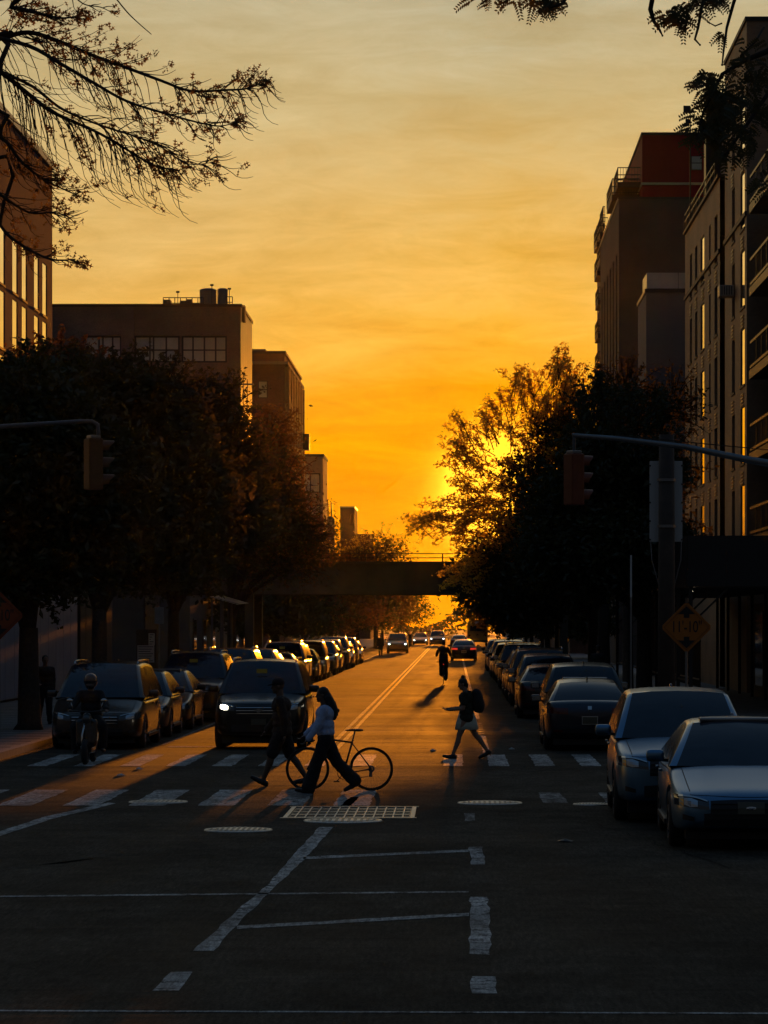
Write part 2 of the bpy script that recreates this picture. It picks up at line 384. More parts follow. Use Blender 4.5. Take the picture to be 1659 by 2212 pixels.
M['panel_blue'] = mat('pale_blue_grey_panel', (0.32, 0.36, 0.42), 0.6, noise=0.1, nscale=0.8)
M['orange_sign'] = mat('orange_sign_face', (0.52, 0.15, 0.012), 0.5, noise=0.08)
M['dark_sign'] = mat('dark_red_orange_sign', (0.26, 0.045, 0.008), 0.6, noise=0.1)  # redder and darker than the other sign face
M['sign_black'] = mat('sign_black', (0.012, 0.012, 0.012), 0.5)
M['signal_yellow'] = mat('signal_yellow', (0.11, 0.045, 0.008), 0.6, noise=0.12)
M['signal_orange'] = mat('signal_orange_red', (0.20, 0.04, 0.01), 0.5, noise=0.12)
M['paper'] = mat('paper', (0.6, 0.58, 0.55), 0.8)
M['lamp'] = mat('lit_bulb', (1, 0.9, 0.7), 0.5, emit=(1.0, 0.85, 0.6), estr=14)
# ------------------------------------------------------------------ ground, road, pavements
KL, KR = -8.75, 4.15                                    # kerb lines
FARY = 900.0
g = MB(); g.quad((-420,-60,-0.05),(420,-60,-0.05),(420,1200,-0.05),(-420,1200,-0.05))
tag(g.build('ground', M['ground']), kind='structure')
road = MB()
for y0, y1, x0, x1 in ((-30, 45.6, KL, KR), (45.6, 58.6, -60, 60), (58.6, FARY, KL, KR)):
    road.quad((x0,y0,0),(x1,y0,0),(x1,y1,0),(x0,y1,0))
ROAD = tag(road.build('road', M['asphalt']), kind='structure')
def pavement(name, x0, x1, y0, y1, kerbs):
    m = MB(); m.box(x0, x1, y0, y1, -0.04, 0.13); o = tag(m.build(name, M['concrete']), kind='structure')
    for k0, k1, k2, k3 in kerbs:
        MB().box(k0, k1, k2, k3, -0.03, 0.142).build('kerb', M['kerb'], o)
    # expansion joints between the flags, as thin dark strips of sunk sealant
    y = y0 + 1.5
    j = MB()
    while y < min(y1, y0 + 60): j.box(x0+0.02, x1-0.02, y-0.008, y+0.008, 0.125, 0.1335); y += 1.5
    if j.v: tag(j.build('joint', M['dark_iron'], o), kind='stuff')
pavement('pavement_left_far', -14.2, KL-0.18, 58.8, FARY, [(KL-0.18, KL, 58.6, FARY), (-14.2, KL-0.18, 58.6, 58.8)])
pavement('pavement_right_far', KR+0.18, 10.6, 58.8, FARY, [(KR, KR+0.18, 58.6, FARY), (KR+0.18, 10.6, 58.6, 58.8)])
pavement('pavement_left_near', -14.2, KL-0.18, -30, 45.4, [(KL-0.18, KL, -30, 45.6), (-14.2, KL-0.18, 45.4, 45.6)])
pavement('pavement_right_near', KR+0.18, 10.6, -30, 45.4, [(KR, KR+0.18, -30, 45.6), (KR+0.18, 10.6, 45.4, 45.6)])

# ---- markings: thin sheets laid on the road, parts of it
LV = [0.004]
def sheet(name, pts, m, z=0.004, parent=ROAD):
    mb = MB(); n = len(pts); mb.add([(p[0], p[1], z) for p in pts], [tuple(range(n))])
    me = mb.mesh(name)
    if me.polygons[0].normal.z < 0: me.flip_normals()
    return link_mesh(name, me, m, parent)
def rect(name, x0, x1, y0, y1, m, z=0.004): return sheet(name, [(x0,y0),(x1,y0),(x1,y1),(x0,y1)], m, z)
def ragged(pts, seed, amp=0.02, step=0.35):
    rng = random.Random(seed); out = []
    for i, p in enumerate(pts):
        q = pts[(i+1) % len(pts)]; d = math.hypot(q[0]-p[0], q[1]-p[1]); n = max(1, int(d/step))
        for k in range(n):
            t = k/n; a = amp if k else amp*0.3
            out.append((p[0]+(q[0]-p[0])*t + rng.uniform(-a,a), p[1]+(q[1]-p[1])*t + rng.uniform(-a,a)))
    return out
def rag(name, pts, m, seed, amp=0.018, z=0.004): return sheet(name, ragged(pts, seed, amp), m, z)
for k in range(13):                                     # far crossing
    x = 2.36 - 0.853*k
    if k in (4,): continue
    rag('crosswalk_stripe', [(x,56.4),(x+0.37,56.4),(x+0.37,61.3),(x,61.3)], M['white_paint'], k)
for k, x in enumerate((-1.74, -2.70, -3.70, -4.70, -5.66, -6.62, -7.55)):   # near crossing, left half still painted
    rag('crosswalk_stripe', [(x,44.2),(x+0.52,44.2),(x+0.52,48.4),(x,48.4)], M['white_paint'] if k != 1 else M['faded_paint'], 40+k)
for k, x in enumerate((1.32, 2.25)): rag('crosswalk_stripe', [(x,44.9),(x+0.36,44.9),(x+0.34,47.6),(x,47.6)], M['faded_paint'], 60+k)
def pxs(lst): return [gp(a, b) for a, b in lst]
rag('lane_line', pxs([(417,2055),(462,2055),(520,1990),(585,1925),(655,1860),(720,1787),(690,1787),(632,1850),(575,1915),(515,1965)]), M['white_paint'], 71, 0.012)
rag('lane_line', pxs([(735,1741),(757,1741),(776,1722),(757,1722)]), M['white_paint'], 72)
rag('lane_line', pxs([(330,2141),(386,2141),(417,2100),(369,2100)]), M['white_paint'], 73)
rag('lane_line', pxs([(1013,2061),(1058,2063),(1060,1990),(1052,1938),(1016,1938),(1015,2000)]), M['white_paint'], 74, 0.015)
rag('lane_line', pxs([(1017,1868),(1048,1868),(1042,1830),(1013,1830)]), M['white_paint'], 75)
rag('lane_line', pxs([(1004,1774),(1027,1774),(1025,1757),(1002,1757)]), M['faded_paint'], 76)
rag('lane_line', pxs([(1019,2147),(1075,2147),(1071,2110),(1021,2110)]), M['white_paint'], 77)
for s, (a, b, w) in enumerate((((512,2004),(1013,1976),7), ((655,1854),(1012,1838),5), ((0,1937),(1012,1927),3), ((0,2184),(1659,2190),3))):
    rag('thin_line', pxs([(a[0],a[1]+w/2),(b[0],b[1]+w/2),(b[0],b[1]-w/2),(a[0],a[1]-w/2)]), M['white_paint'], 80+s, 0.006)  # one of these paints the light caught along a crack
rag('edge_line', pxs([(-40,1821),(0,1806),(110,1770),(250,1736),(235,1734),(95,1765),(0,1796),(-40,1811)]), M['white_paint'], 90, 0.012)
for x in (-2.70, -2.50):                                # double yellow centre line
    y = 62.6; i = 0
    while y < 420:
        e = min(420, y + 14); rag('centre_line', [(x,y),(x+0.10,y),(x+0.10,e),(x,e)], M['yellow_paint'], 100+i, 0.01); y = e + 0.05; i += 1
rag('bike_lane_line', [(0.60,61.7),(0.74,61.7),(0.74,71.5),(0.60,71.5)], M['white_paint'], 130, 0.01)
for k in range(6): rect('bike_lane_dash', 0.60, 0.73, 72.6+k*1.5, 73.1+k*1.5, M['faded_paint'])
for k in range(9): rag('bike_lane_line', [(0.60,84+k*16),(0.72,84+k*16),(0.72,99.8+k*16),(0.60,99.8+k*16)], M['white_paint'], 140+k, 0.01)
rag('stop_line', [(-6.1,65.0),(-2.95,65.0),(-2.95,65.45),(-6.1,65.45)], M['white_paint'], 131)
rect('parking_line', -6.35, -6.25, 66, 300, M['faded_paint'])
# repair patches and tar seams
rag('asphalt_patch', pxs([(535,1798),(965,1800),(975,1744),(880,1738),(575,1738)]), M['patch'], 150, 0.05, 0.002)
rag('asphalt_patch', [(-0.9,62.5),(0.45,62.5),(0.5,96),(-0.75,96)], M['patch'], 151, 0.05, 0.002)
for s, (x0, x1, y) in enumerate(((-8.6,4.0,62.2), (-5.9,3.6,84), (-5.9,1.2,97), (-4,1.5,112), (-5.5,1.3,128), (-8,4,55.6))):
    rng = random.Random(s); n = 14; up = [(x0+(x1-x0)*i/n, y+rng.uniform(-.12,.12)) for i in range(n+1)]
    sheet('tar_seam', up + [(p[0], p[1]+rng.uniform(.04,.09)) for p in reversed(up)], M['tar'], 0.0062)
for s, (x0, y0, x1, y1) in enumerate(((-3.0,36,-6.5,30), (1.6,42,3.0,33))):
    rng = random.Random(20+s); n = 18; up = [(x0+(x1-x0)*i/n+rng.uniform(-.07,.07), y0+(y1-y0)*i/n+rng.uniform(-.12,.12)) for i in range(n+1)]
    sheet('crack', up + [(p[0]+rng.uniform(.008,.022), p[1]+rng.uniform(.005,.02)) for p in reversed(up)], M['tar'], 0.0062)

# ---- utility covers
def manhole(x, y, r, label):
    t = thing('manhole_cover', label, 'manhole', (x, y, 0))
    MB().lathe([(r*0.90,0.012),(r*0.92,0.016),(r,0.014),(r*1.02,0.002)], 40).build('rim', M['iron'], t)
    MB().lathe([(0.0,0.017),(r*0.3,0.017),(r*0.89,0.014),(r*0.89,0.004)], 40).build('lid', M['iron'], t, True)
    k = MB()
    for i in range(-5, 6):
        for j in range(-5, 6):
            if math.hypot(i, j) < 5.2: k.cbox((i*r*0.16, j*r*0.16, 0.0195), (r*0.07, r*0.07, 0.006))
    tag(k.build('tread', M['iron'], t), kind='stuff')
manhole(-1.48, 40.85, 0.52, 'large round worn manhole cover just in front of the steel grate')
manhole(0.53, 44.85, 0.47, 'round manhole cover right of the grate on the crossing')
manhole(-4.36, 45.1, 0.43, 'round manhole cover on the left half of the near crossing')
manhole(2.02, 44.5, 0.28, 'small round cover beside the pale parked hatchback')
manhole(-2.75, 39.0, 0.43, 'dull round manhole cover left of the diagonal line start')
gr = thing('ventilation_grate', 'large rectangular steel street grate with bright bars in the roadway', 'grate', (-1.42, 42.45, 0))
GW, GL = 1.72, 2.5
f = MB()
for s in (-1, 1):
    f.box(-GW/2-0.06, GW/2+0.06, s*GL/2-0.04, s*GL/2+0.04, 0.001, 0.022)
    f.box(s*(GW/2+0.0)-0.03, s*(GW/2+0.0)+0.03, -GL/2+0.05, GL/2-0.05, 0.001, 0.020)
f.build('frame', M['iron'], gr)
MB().box(-GW/2, GW/2, -GL/2, GL/2, 0.001, 0.0035).build('pit', M['black_paint'], gr)  # flat black plate painting the dark of the shaft below
me = None
for i in range(1, 13):
    m = MB().box(-0.010, 0.010, -GL/2+0.05, GL/2-0.05, 0.0042, 0.017)
    o = m.build('bar', M['iron'], gr); o.location = (-GW/2 + GW*i/13, 0, 0)
for j in range(1, 4):
    o = MB().box(-GW/2+0.05, GW/2-0.05, -0.022, 0.022, 0.0045, 0.0185).build('cross_bar', M['iron'], gr); o.location = (0, -GL/2 + GL*j/4, 0)
# litter
for i, (px, py, w, lab) in enumerate(((1220,1819,0.24,'dark scrap of litter on the asphalt near the parked sedan'), (1150,1529,0.2,'dark lump of litter beside the bike lane line'),
                                 (300,1662,0.16,'small pale scrap of paper below the left crossing stripes'), (262,1676,0.2,'flattened pale scrap on the dark left lane'),
                                 (935,1622,0.2,'pale scrap of paper between the crossing and the yellow line'), (1105,1619,0.16,'pale scrap behind the woman with the backpack'))):
    x, y = gp(px, py); rng = random.Random(i); m = MB(); n = 7
    ring = [(w/2*math.cos(2*math.pi*k/n)*rng.uniform(.6,1), 0.3*w*math.sin(2*math.pi*k/n)*rng.uniform(.6,1), rng.uniform(.006,.02)) for k in range(n)]
    m.add([(0,0,0.045)] + ring + [(p[0],p[1],0.004) for p in ring], [(0,1+k,1+(k+1)%n) for k in range(n)] + [(1+k,1+n+k,1+n+(k+1)%n,1+(k+1)%n) for k in range(n)])
    o = m.build('litter', M['black_paint'] if i < 2 else M['paper']); o.location = (x, y, 0); tag(o, lab, 'litter')

# ------------------------------------------------------------------ buildings
def facade(mb, axis, c, u0, u1, z0, z1, ops, n, depth):
    us = sorted(set([u0, u1] + [o[0] for o in ops] + [o[1] for o in ops])); zs = sorted(set([z0, z1] + [o[2] for o in ops] + [o[3] for o in ops]))
    us = [u for u in us if u0 <= u <= u1]; zs = [z for z in zs if z0 <= z <= z1]
    P = (lambda u, z, d: (c - n*d, u, z)) if axis == 'x' else (lambda u, z, d: (u, c - n*d, z))
    for a, b in zip(us, us[1:]):
        run = None
        for p, q in zip(zs, zs[1:]):
            um, zm = (a+b)/2, (p+q)/2
            if any(o[0] < um < o[1] and o[2] < zm < o[3] for o in ops): continue
            mb.quad(P(a,p,0), P(b,p,0), P(b,q,0), P(a,q,0))
    for a, b, p, q in ops:
        mb.quad(P(a,p,0),P(b,p,0),P(b,p,depth),P(a,p,depth)); mb.quad(P(a,q,0),P(b,q,0),P(b,q,depth),P(a,q,depth))
        mb.quad(P(a,p,0),P(a,q,0),P(a,q,depth),P(a,p,depth)); mb.quad(P(b,p,0),P(b,q,0),P(b,q,depth),P(b,p,depth))
    return P
def window(parent, P, op, depth, fr=0.06, mull=(), trans=(), pane='glass', frame='frame_dark', sill=None, proj=0.05):
    """a framed window set into its opening: window > pane"""
    a, b, p, q = op; d0, d1 = depth - proj, depth + 0.03
    m = MB()
    def bar(u0, u1, z0, z1, e0=d0, e1=d1):
        A, B = P(u0, z0, e0), P(u1, z1, e1); m.box(min(A[0],B[0]), max(A[0],B[0]), min(A[1],B[1]), max(A[1],B[1]), min(A[2],B[2]), max(A[2],B[2]))
    bar(a, a+fr, p, q); bar(b-fr, b, p, q); bar(a+fr, b-fr, p, p+fr); bar(a+fr, b-fr, q-fr, q)
    for u in mull: bar(u-fr*0.45, u+fr*0.45, p+fr, q-fr, d0+0.004, d1)
    for z in trans: bar(a+fr, b-fr, z-fr*0.4, z+fr*0.4, d0+0.008, d1)
    w = m.build('window', M[frame], parent, world=True)
    g_ = MB(); e = depth - 0.012
    if depth > 0.02:
        A, B = P(a+0.01, p+0.01, e), P(b-0.01, q-0.01, e+0.02)
        g_.box(min(A[0],B[0]), max(A[0],B[0]), min(A[1],B[1]), max(A[1],B[1]), A[2], B[2])
    g_.build('pane', M[pane], w, world=True)
    if sill:
        s = MB(); A, B = P(a-0.06, p-0.09, -sill), P(b+0.06, p-0.002, depth*0.5)
        s.box(min(A[0],B[0]), max(A[0],B[0]), min(A[1],B[1]), max(A[1],B[1]), A[2], B[2]); s.build('sill', M['stone_pale'] if sill > 0.05 else M['brown_dark'], w, world=True)
    return w
def shell(mb, x0, x1, y0, y1, z0, z1, skip=()):
    if 'x0' not in skip: mb.quad((x0,y0,z0),(x0,y1,z0),(x0,y1,z1),(x0,y0,z1))
    if 'x1' not in skip: mb.quad((x1,y0,z0),(x1,y1,z0),(x1,y1,z1),(x1,y0,z1))
    if 'y0' not in skip: mb.quad((x0,y0,z0),(x1,y0,z0),(x1,y0,z1),(x0,y0,z1))
    if 'y1' not in skip: mb.quad((x0,y1,z0),(x1,y1,z0),(x1,y1,z1),(x0,y1,z1))

# ---- A: violet-grey modern block at the left edge
XA = -17.0; ya0, ya1 = 100.0, 129.4; za = gz(368, 129.4)
A_ = thing('apartment_block', 'violet grey modern block with tall bright windows behind the oak branches', 'building', (XA, ya0, 0))
ops = []
pitch = 2.42
wy = [104.3, 107.6, 110.2, 113.6, 116.4, 119.9, 122.6, 126.5]
for fl in range(7):
    zb = 0.9 + fl*pitch
    wy = [127.9-1.6, 125.4-1.6, 121.9-1.6, 119.3-1.6, 115.9-1.6, 113.3-1.6, 110-1.6, 107-1.6]
    for y in wy:
        if zb + 2.15 < za - 0.5: ops.append((y, y+1.42, zb, zb+2.15))
m = MB(); PA = facade(m, 'x', XA, ya0, ya1, 0, za, ops, 1, 0.04); shell(m, XA-14, XA, ya0, ya1, 0, za, ('x1',))
m.build('wall', M['stucco_violet'], A_, world=True)
MB().box(XA-14, XA+0.10, ya0, ya1+0.06, za, za+0.28).build('cornice', M['trim_pale'], A_, world=True)
for o in ops: window(A_, PA, o, 0.04, 0.03, mull=(), pane='mirror_glass', sill=0.03, proj=0.016)

# ---- B: brown brick block with wide factory windows and a sunlit flank
XB, yb0, yb1 = -16.0, 229.6, 242.5; zb1 = gz(663, yb0); xb0 = gx(60, yb0)
B_ = thing('factory_building', 'brown brick block with banded windows, roof tanks and a golden sunlit flank', 'building', (XB, yb0, 0))
S = yb0 / FOC
def bx_(px): return (px - CX) * S
def bz_(py): return gz(py, yb0)
frontops = [(bx_(178), bx_(262), bz_(783), bz_(725)), (bx_(290), bx_(388), bz_(783), bz_(725)), (bx_(392), bx_(490), bz_(783), bz_(725)),
            (bx_(178), bx_(262), bz_(960), bz_(900)), (bx_(290), bx_(388), bz_(960), bz_(900)), (bx_(392), bx_(490), bz_(960), bz_(900))]
m = MB(); PBf = facade(m, 'y', yb0, xb0, XB, 0, zb1, frontops, -1, 0.25)
sideops = [(231.9, 232.9, bz_(880), bz_(802)), (236.5, 237.5, bz_(880), bz_(802))]
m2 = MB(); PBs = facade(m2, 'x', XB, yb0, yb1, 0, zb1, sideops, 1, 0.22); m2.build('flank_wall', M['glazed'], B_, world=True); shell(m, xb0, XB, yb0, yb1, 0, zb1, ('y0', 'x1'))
m.build('wall', M['brick_brown'], B_, world=True)
MB().box(xb0-0.1, XB+0.08, yb0-0.10, yb1+0.1, zb1, zb1+0.22).build('parapet', M['brown_dark'], B_, world=True)
for i, o in enumerate(frontops):
    w = o[1]-o[0]; n = 3 if i % 3 == 0 else 4
    if i % 3 == 0: mu = [o[0]+w*0.42, o[0]+w*0.52, o[0]+w*0.77]
    elif i % 3 == 1: mu = [o[0]+w*0.34, o[0]+w*0.42, o[0]+w*0.70]
    else: mu = [o[0]+w*0.25, o[0]+w*0.5, o[0]+w*0.75]
    window(B_, PBf, o, 0.25, 0.13, mull=mu, trans=[o[2]+(o[3]-o[2])*0.47], pane='glass_blue')
for o in sideops: window(B_, PBs, o, 0.22, 0.08)
for px0, px1 in ((262, 290),):
    MB().box(bx_(px0), bx_(px1), yb0-0.18, yb0-0.003, 0, zb1-0.02).build('pilaster', M['brick_brown'], B_, world=True)
vb = MB()
for k in range(5): vb.box(bx_(392)+0.1, bx_(392)+0.85, yb0-0.06, yb0-0.004, bz_(798)+k*0.09, bz_(798)+k*0.09+0.05)
vb.build('vent', M['trim_pale'], B_, world=True)
# roof plant: twin tanks, railings, antenna
t = MB()
def ppx(px0, px1, py0, py1, y0=yb0+2.0, d=2.5): return (bx_(px0), bx_(px1), y0, y0+d, gz(py1, yb0), gz(py0, yb0))
for a, b in ((425, 462), (464, 487)):
    o = MB(); x0, x1, y0, y1, z0, z1 = ppx(a, b, 618, 664); r = (x1-x0)/2; o.lathe([(0,z1+0.12),(r*0.6,z1+0.1),(r,z1),(r,z0),(0,z0)], 12, 'z', ((x0+x1)/2, y0+r, 0)); o.build('roof_tank', M['render_grey'], B_, world=True)
rl = MB()
for pa, pb, zt in ((350, 437, 640), (487, 500, 638)):
    for py in (zt, zt+12): rl.beam((bx_(pa), yb0+1.0, bz_(py)), (bx_(pb), yb0+1.0, bz_(py)), 0.06, 0.06)
    p = pa
    while p <= pb + 1: rl.beam((bx_(p), yb0+1.0, bz_(664)), (bx_(p), yb0+1.0, bz_(zt)), 0.06, 0.06); p += (12.5 if pb-pa > 30 else 6.5)
rl.build('roof_railing', M['frame_dark'], B_, world=True)
for a, b, c, d in ((348, 364, 643, 652), (385, 400, 645, 664), (400, 410, 642, 664), (413, 426, 650, 664), (515, 526, 655, 690)):
    x0, x1, y0, y1, z0, z1 = ppx(a, b, c, d, yb0+1.4, 1.2); MB().box(x0, x1, y0, y1, z0, z1).build('roof_unit', M['render_dark'], B_, world=True)
an = MB()
for px, py in ((381, 627), (493, 620), (455, 612)): an.beam((bx_(px), yb0+1.2, bz_(664)), (bx_(px), yb0+1.2, bz_(py)), 0.05, 0.05); an.cbox((bx_(px), yb0+1.2, bz_(py)), (0.25, 0.1, 0.14))
an.build('antenna', M['frame_dark'], B_, world=True)
MB().box(bx_(507), XB+0.9, yb0+1, yb0+1.25, bz_(829), bz_(826)).build('lamp_arm', M['steel'], B_, world=True)

# ---- C: brown block with piers behind it
XC = -16.0; yc0 = 289.0; yc1 = XC*FOC/(650-CX); zc = gz(764, yc0); xc0 = gx(520, yc0)
C_ = thing('brownstone_block', 'dark brown block with vertical piers right of the golden flank', 'building', (XC, yc0, 0))
S2 = yc0/FOC; cx_ = lambda px: (px-CX)*S2; cz_ = lambda py: gz(py, yc0)
fo = [(cx_(557), cx_(578), cz_(860), cz_(822)), (cx_(557), cx_(578), cz_(940), cz_(900)), (cx_(590), cx_(608), cz_(940), cz_(900)), (cx_(557), cx_(578), cz_(1020), cz_(980)), (cx_(590), cx_(608), cz_(1020), cz_(980))]
so = []
for k in range(6):
    for zz in range(5): so.append((yc0+2.2+k*4.7, yc0+4.4+k*4.7, 3.2+zz*4.1, 6.0+zz*4.1))
m = MB(); PCf = facade(m, 'y', yc0, xc0, XC, 0, zc, fo, -1, 0.2); PCs = facade(m, 'x', XC, yc0, yc1, 0, zc, so, 1, 0.25); shell(m, xc0, XC, yc0, yc1, 0, zc, ('y0', 'x1'))
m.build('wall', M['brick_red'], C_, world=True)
MB().box(xc0, XC+0.35, yc0-0.3, yc1, cz_(787), cz_(781)).build('string_course', M['stone_pale'], C_, world=True)
MB().box(xc0, XC+0.12, yc0-0.1, yc1+0.1, zc, zc+0.25).build('parapet', M['brown_dark'], C_, world=True)
MB().box(xc0, cx_(572), yc0+1, yc0+7, zc, cz_(752)).build('roof_house', M['brick_brown'], C_, world=True)
for o in fo: window(C_, PCf, o, 0.2, 0.09, trans=[(o[2]+o[3])/2], pane='glass_blue')
for o in so: window(C_, PCs, o, 0.25, 0.09)
for k in range(7): MB().box(XC+0.002, XC+0.45, yc0+0.9+k*4.7, yc0+1.9+k*4.7, 0, zc-1.2).build('pier', M['brick_brown'], C_, world=True)
for k, zz in enumerate((cz_(860+58), cz_(935))): MB().box(XC, XC+1.0, yc1-3, yc1-1, zz, zz+0.9).build('bracket_sign', M['frame_dark'], C_, world=True)

# ---- D: pale far block with a curtained corner window; E, F: lower blocks beyond
XD = -16.0; yd0 = XD*FOC/(698-CX); yd1 = XD*FOC/(707-CX); zd = gz(986, yd0); S3 = yd0/FOC
D_ = thing('far_block', 'pale far block with a wide curtained window near the sunset', 'building', (XD, yd0, 0))
dx = lambda px: (px-CX)*S3; dz = lambda py: gz(py, yd0)
fo = [(dx(655), dx(692), dz(1064), dz(1022)), (dx(655), dx(692), dz(1130), dz(1090))]
m = MB(); PDf = facade(m, 'y', yd0, dx(600), XD, 0, zd, fo, -1, 0.3); shell(m, dx(600), XD, yd0, yd1, 0, zd, ('y0',))
m.build('wall', M['stone_pale'], D_, world=True)
MB().box(dx(600), XD+0.1, yd0-0.12, yd1, zd, zd+0.3).build('parapet', M['render_dark'], D_, world=True)
for o in fo:
    w = window(D_, PDf, o, 0.3, 0.14, mull=[o[0]+(o[1]-o[0])*0.42], pane='glass_blue')
    for a, b in ((0.45, 0.62), (0.82, 0.97)):
        u0 = o[0]+(o[1]-o[0])*a; u1 = o[0]+(o[1]-o[0])*b; c = MB(); c.box(u0, u1, yd0+0.26, yd0+0.28, o[2]+0.2, o[3]-0.2); c.build('curtain', M['blind'], w, world=True)
XE = -16.5; yE = 470.0; ex = lambda px: (px-CX)*yE/FOC; ez = lambda py: gz(py, yE)
E_ = thing('stepped_block', 'small dark stepped block silhouetted beside the sun above the overpass', 'building', (ex(768), yE, 0))
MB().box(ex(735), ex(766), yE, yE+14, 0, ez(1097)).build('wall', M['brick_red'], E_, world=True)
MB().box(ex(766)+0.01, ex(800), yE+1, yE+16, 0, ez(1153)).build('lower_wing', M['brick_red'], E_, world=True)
MB().box(ex(734), ex(767), yE-0.15, yE+14.1, ez(1097), ez(1094)).build('parapet', M['trim_pale'], E_, world=True)
w = MB().box(ex(755), ex(763), yE-0.08, yE-0.004, ez(1135), ez(1110)).build('window', M['frame_dark'], E_, world=True)
MB().box(ex(756), ex(762), yE-0.1, yE-0.082, ez(1134), ez(1111)).build('pane', M['glass'], w, world=True)
XF = -16.2; yF = 430.0; fx = lambda px: (px-CX)*yF/FOC; fz = lambda py: gz(py, yF)
F_ = thing('low_block', 'low brown block with roof posts between the curtained block and the stepped block', 'building', (fx(715), yF, 0))
MB().box(fx(690), fx(716), yF, yF+12, 0, fz(1115)).build('wall', M['brick_brown'], F_, world=True)
for px in (702, 707, 714): MB().box(fx(px), fx(px)+0.18, yF+0.5, yF+0.7, fz(1115), fz(1085)).build('roof_post', M['frame_dark'], F_, world=True)

# ---- left street frontage under the trees
L1 = thing('garage_building', 'single storey building with pale blue grey panelled wall behind the left trees', 'building', (-14.3, 70, 0))
MB().box(-24, -14.3, 66, 128, 0, 5.4).build('wall', M['render_dark'], L1, world=True)
for k in range(10):
    MB().bbox((-14.22, 95.5+k*2.06, 2.15), (0.1, 1.98, 3.9), 0.02).build('panel', M['panel_blue'], L1, world=True)
for k in range(6):
    MB().bbox((-14.23, 117.0+k*1.75, 1.9), (0.08, 1.66, 3.4), 0.02).build('board_panel', M['wood_dark'], L1, world=True)
MB().box(-14.6, -14.15, 66, 128, 5.4, 5.62).build('coping', M['kerb'], L1, world=True)
for k in range(4):
    d = MB().box(-14.27, -14.18, 70+k*6, 74+k*6, 0.14, 3.4).build('shutter', M['grey_paint'], L1, world=True)
    for s_ in range(8): MB().box(-14.18, -14.15, 70.05+k*6, 73.95+k*6, 0.25+s_*0.4, 0.55+s_*0.4).build('slat', M['grey_paint'], d, world=True)
po = thing('notice_board', 'pale posters pasted on the dark wall behind the dark parked sedan', 'poster', (-12.6, 124, 0.13))
Yp = 124.0
for a, b, c, d in ((297, 333, 1394, 1431), (321, 334, 1368, 1394)):
    MB().box(gx(a, Yp), gx(b, Yp), Yp-0.02, Yp+0.02, gz(d, Yp), gz(c, Yp)).build('poster', M['paper'], po, world=True)
    ln = MB()
    nl = int((d-c)/5)
    for k in range(nl): ln.box(gx(a+2, Yp), gx(b-2-(k%3)*3, Yp), Yp-0.024, Yp-0.0205, gz(c+4+k*5, Yp), gz(c+2.4+k*5, Yp))
    ln.build('print', M['sign_black'], po, world=True)
MB().box(gx(294,Yp), gx(338,Yp), Yp+0.025, Yp+0.12, 0.13, gz(1360,Yp)).build('backing_wall', M['wood_dark'], po, world=True)
# timber yard fence further on, with a lit canopy
fe = thing('board_fence', 'tall dark board fence along the left pavement before the overpass', 'fence', (-13.0, 140, 0.13))
for k in range(8): MB().box(-13.05, -12.98, 128.6+k*0.78, 129.3+k*0.78, 0.13, 3.7+0.05*math.sin(k*2.1)).build('board', M['wood_dark'], fe, world=True)
for z in (0.8, 2.9): MB().box(-12.978, -12.93, 128.6, 134.8, z, z+0.12).build('rail', M['wood_dark'], fe, world=True)
cp = thing('canopy', 'small pale corrugated canopy catching the light at the left end of the overpass', 'canopy', (-9.6, 121, 0.13))
c = MB(); n = 16
for i in range(n):
    x0 = gx(478, 120) - .3 + i*(gx(540,120)-gx(478,120))/n; x1 = x0 + (gx(540,120)-gx(478,120))/n
    c.quad((x0,118,gz(1290,120)-i*0.02),(x1,118,gz(1290,120)-(i+1)*0.02+(0.03 if i%2 else 0)),(x1,124,gz(1284,120)-(i+1)*0.02),(x0,124,gz(1284,120)-i*0.02))
c.build('sheet', M['trim_pale'], cp, world=True)
for x, y in ((-9.35,118.2),(-9.0,118.2),(-9.35,123.7),(-9.0,123.7)): MB().box(x-0.04,x+0.04,y-0.04,y+0.04,0.13,gz(1292,120)-.05).build('post', M['grey_paint'], cp, world=True)

# ------------------------------------------------------------------ overpass
YO = 138.75; zo0, zo1 = gz(1283, YO), gz(1213, YO)
OV = thing('overpass', 'weathered plate girder rail overpass crossing the whole street', 'bridge', (0, YO, 0))
x = -46.0; k = 0
while x < 24:
    MB().box(x+0.012, x+3.49, YO, YO+0.10, zo0+0.10, zo1-0.10).build('girder_panel', M['rust_steel'], OV, world=True)
    MB().box(x-0.035, x+0.035, YO-0.07, YO-0.002, zo0+0.10, zo1-0.10).build('stiffener', M['rust_steel'], OV, world=True)
    x += 3.5
MB().box(-46, 24.5, YO-0.13, YO+0.16, zo1-0.098, zo1).build('top_flange', M['rust_steel'], OV, world=True)
MB().box(-46, 24.5, YO-0.15, YO+0.16, zo0, zo0+0.098).build('bottom_flange', M['rust_steel'], OV, world=True)
MB().box(-46, 24.5, YO+0.2, YO+6.8, zo0+0.55, zo0+0.95).build('deck', M['render_dark'], OV, world=True)
MB().box(-46, 24.5, YO+6.84, YO+7.1, zo0, zo1).build('far_girder', M['rust_steel'], OV, world=True)
for z in (zo1+0.17, zo1+0.36): MB().box(-46, 24.5, YO+0.02, YO+0.06, z-0.018, z+0.018).build('hand_rail', M['dark_iron'], OV, world=True)
for i in range(21): MB().box(-46+i*3.5-0.03, -46+i*3.5+0.03, YO+0.01, YO+0.07, zo1, zo1+0.36).build('rail_post', M['dark_iron'], OV, world=True)
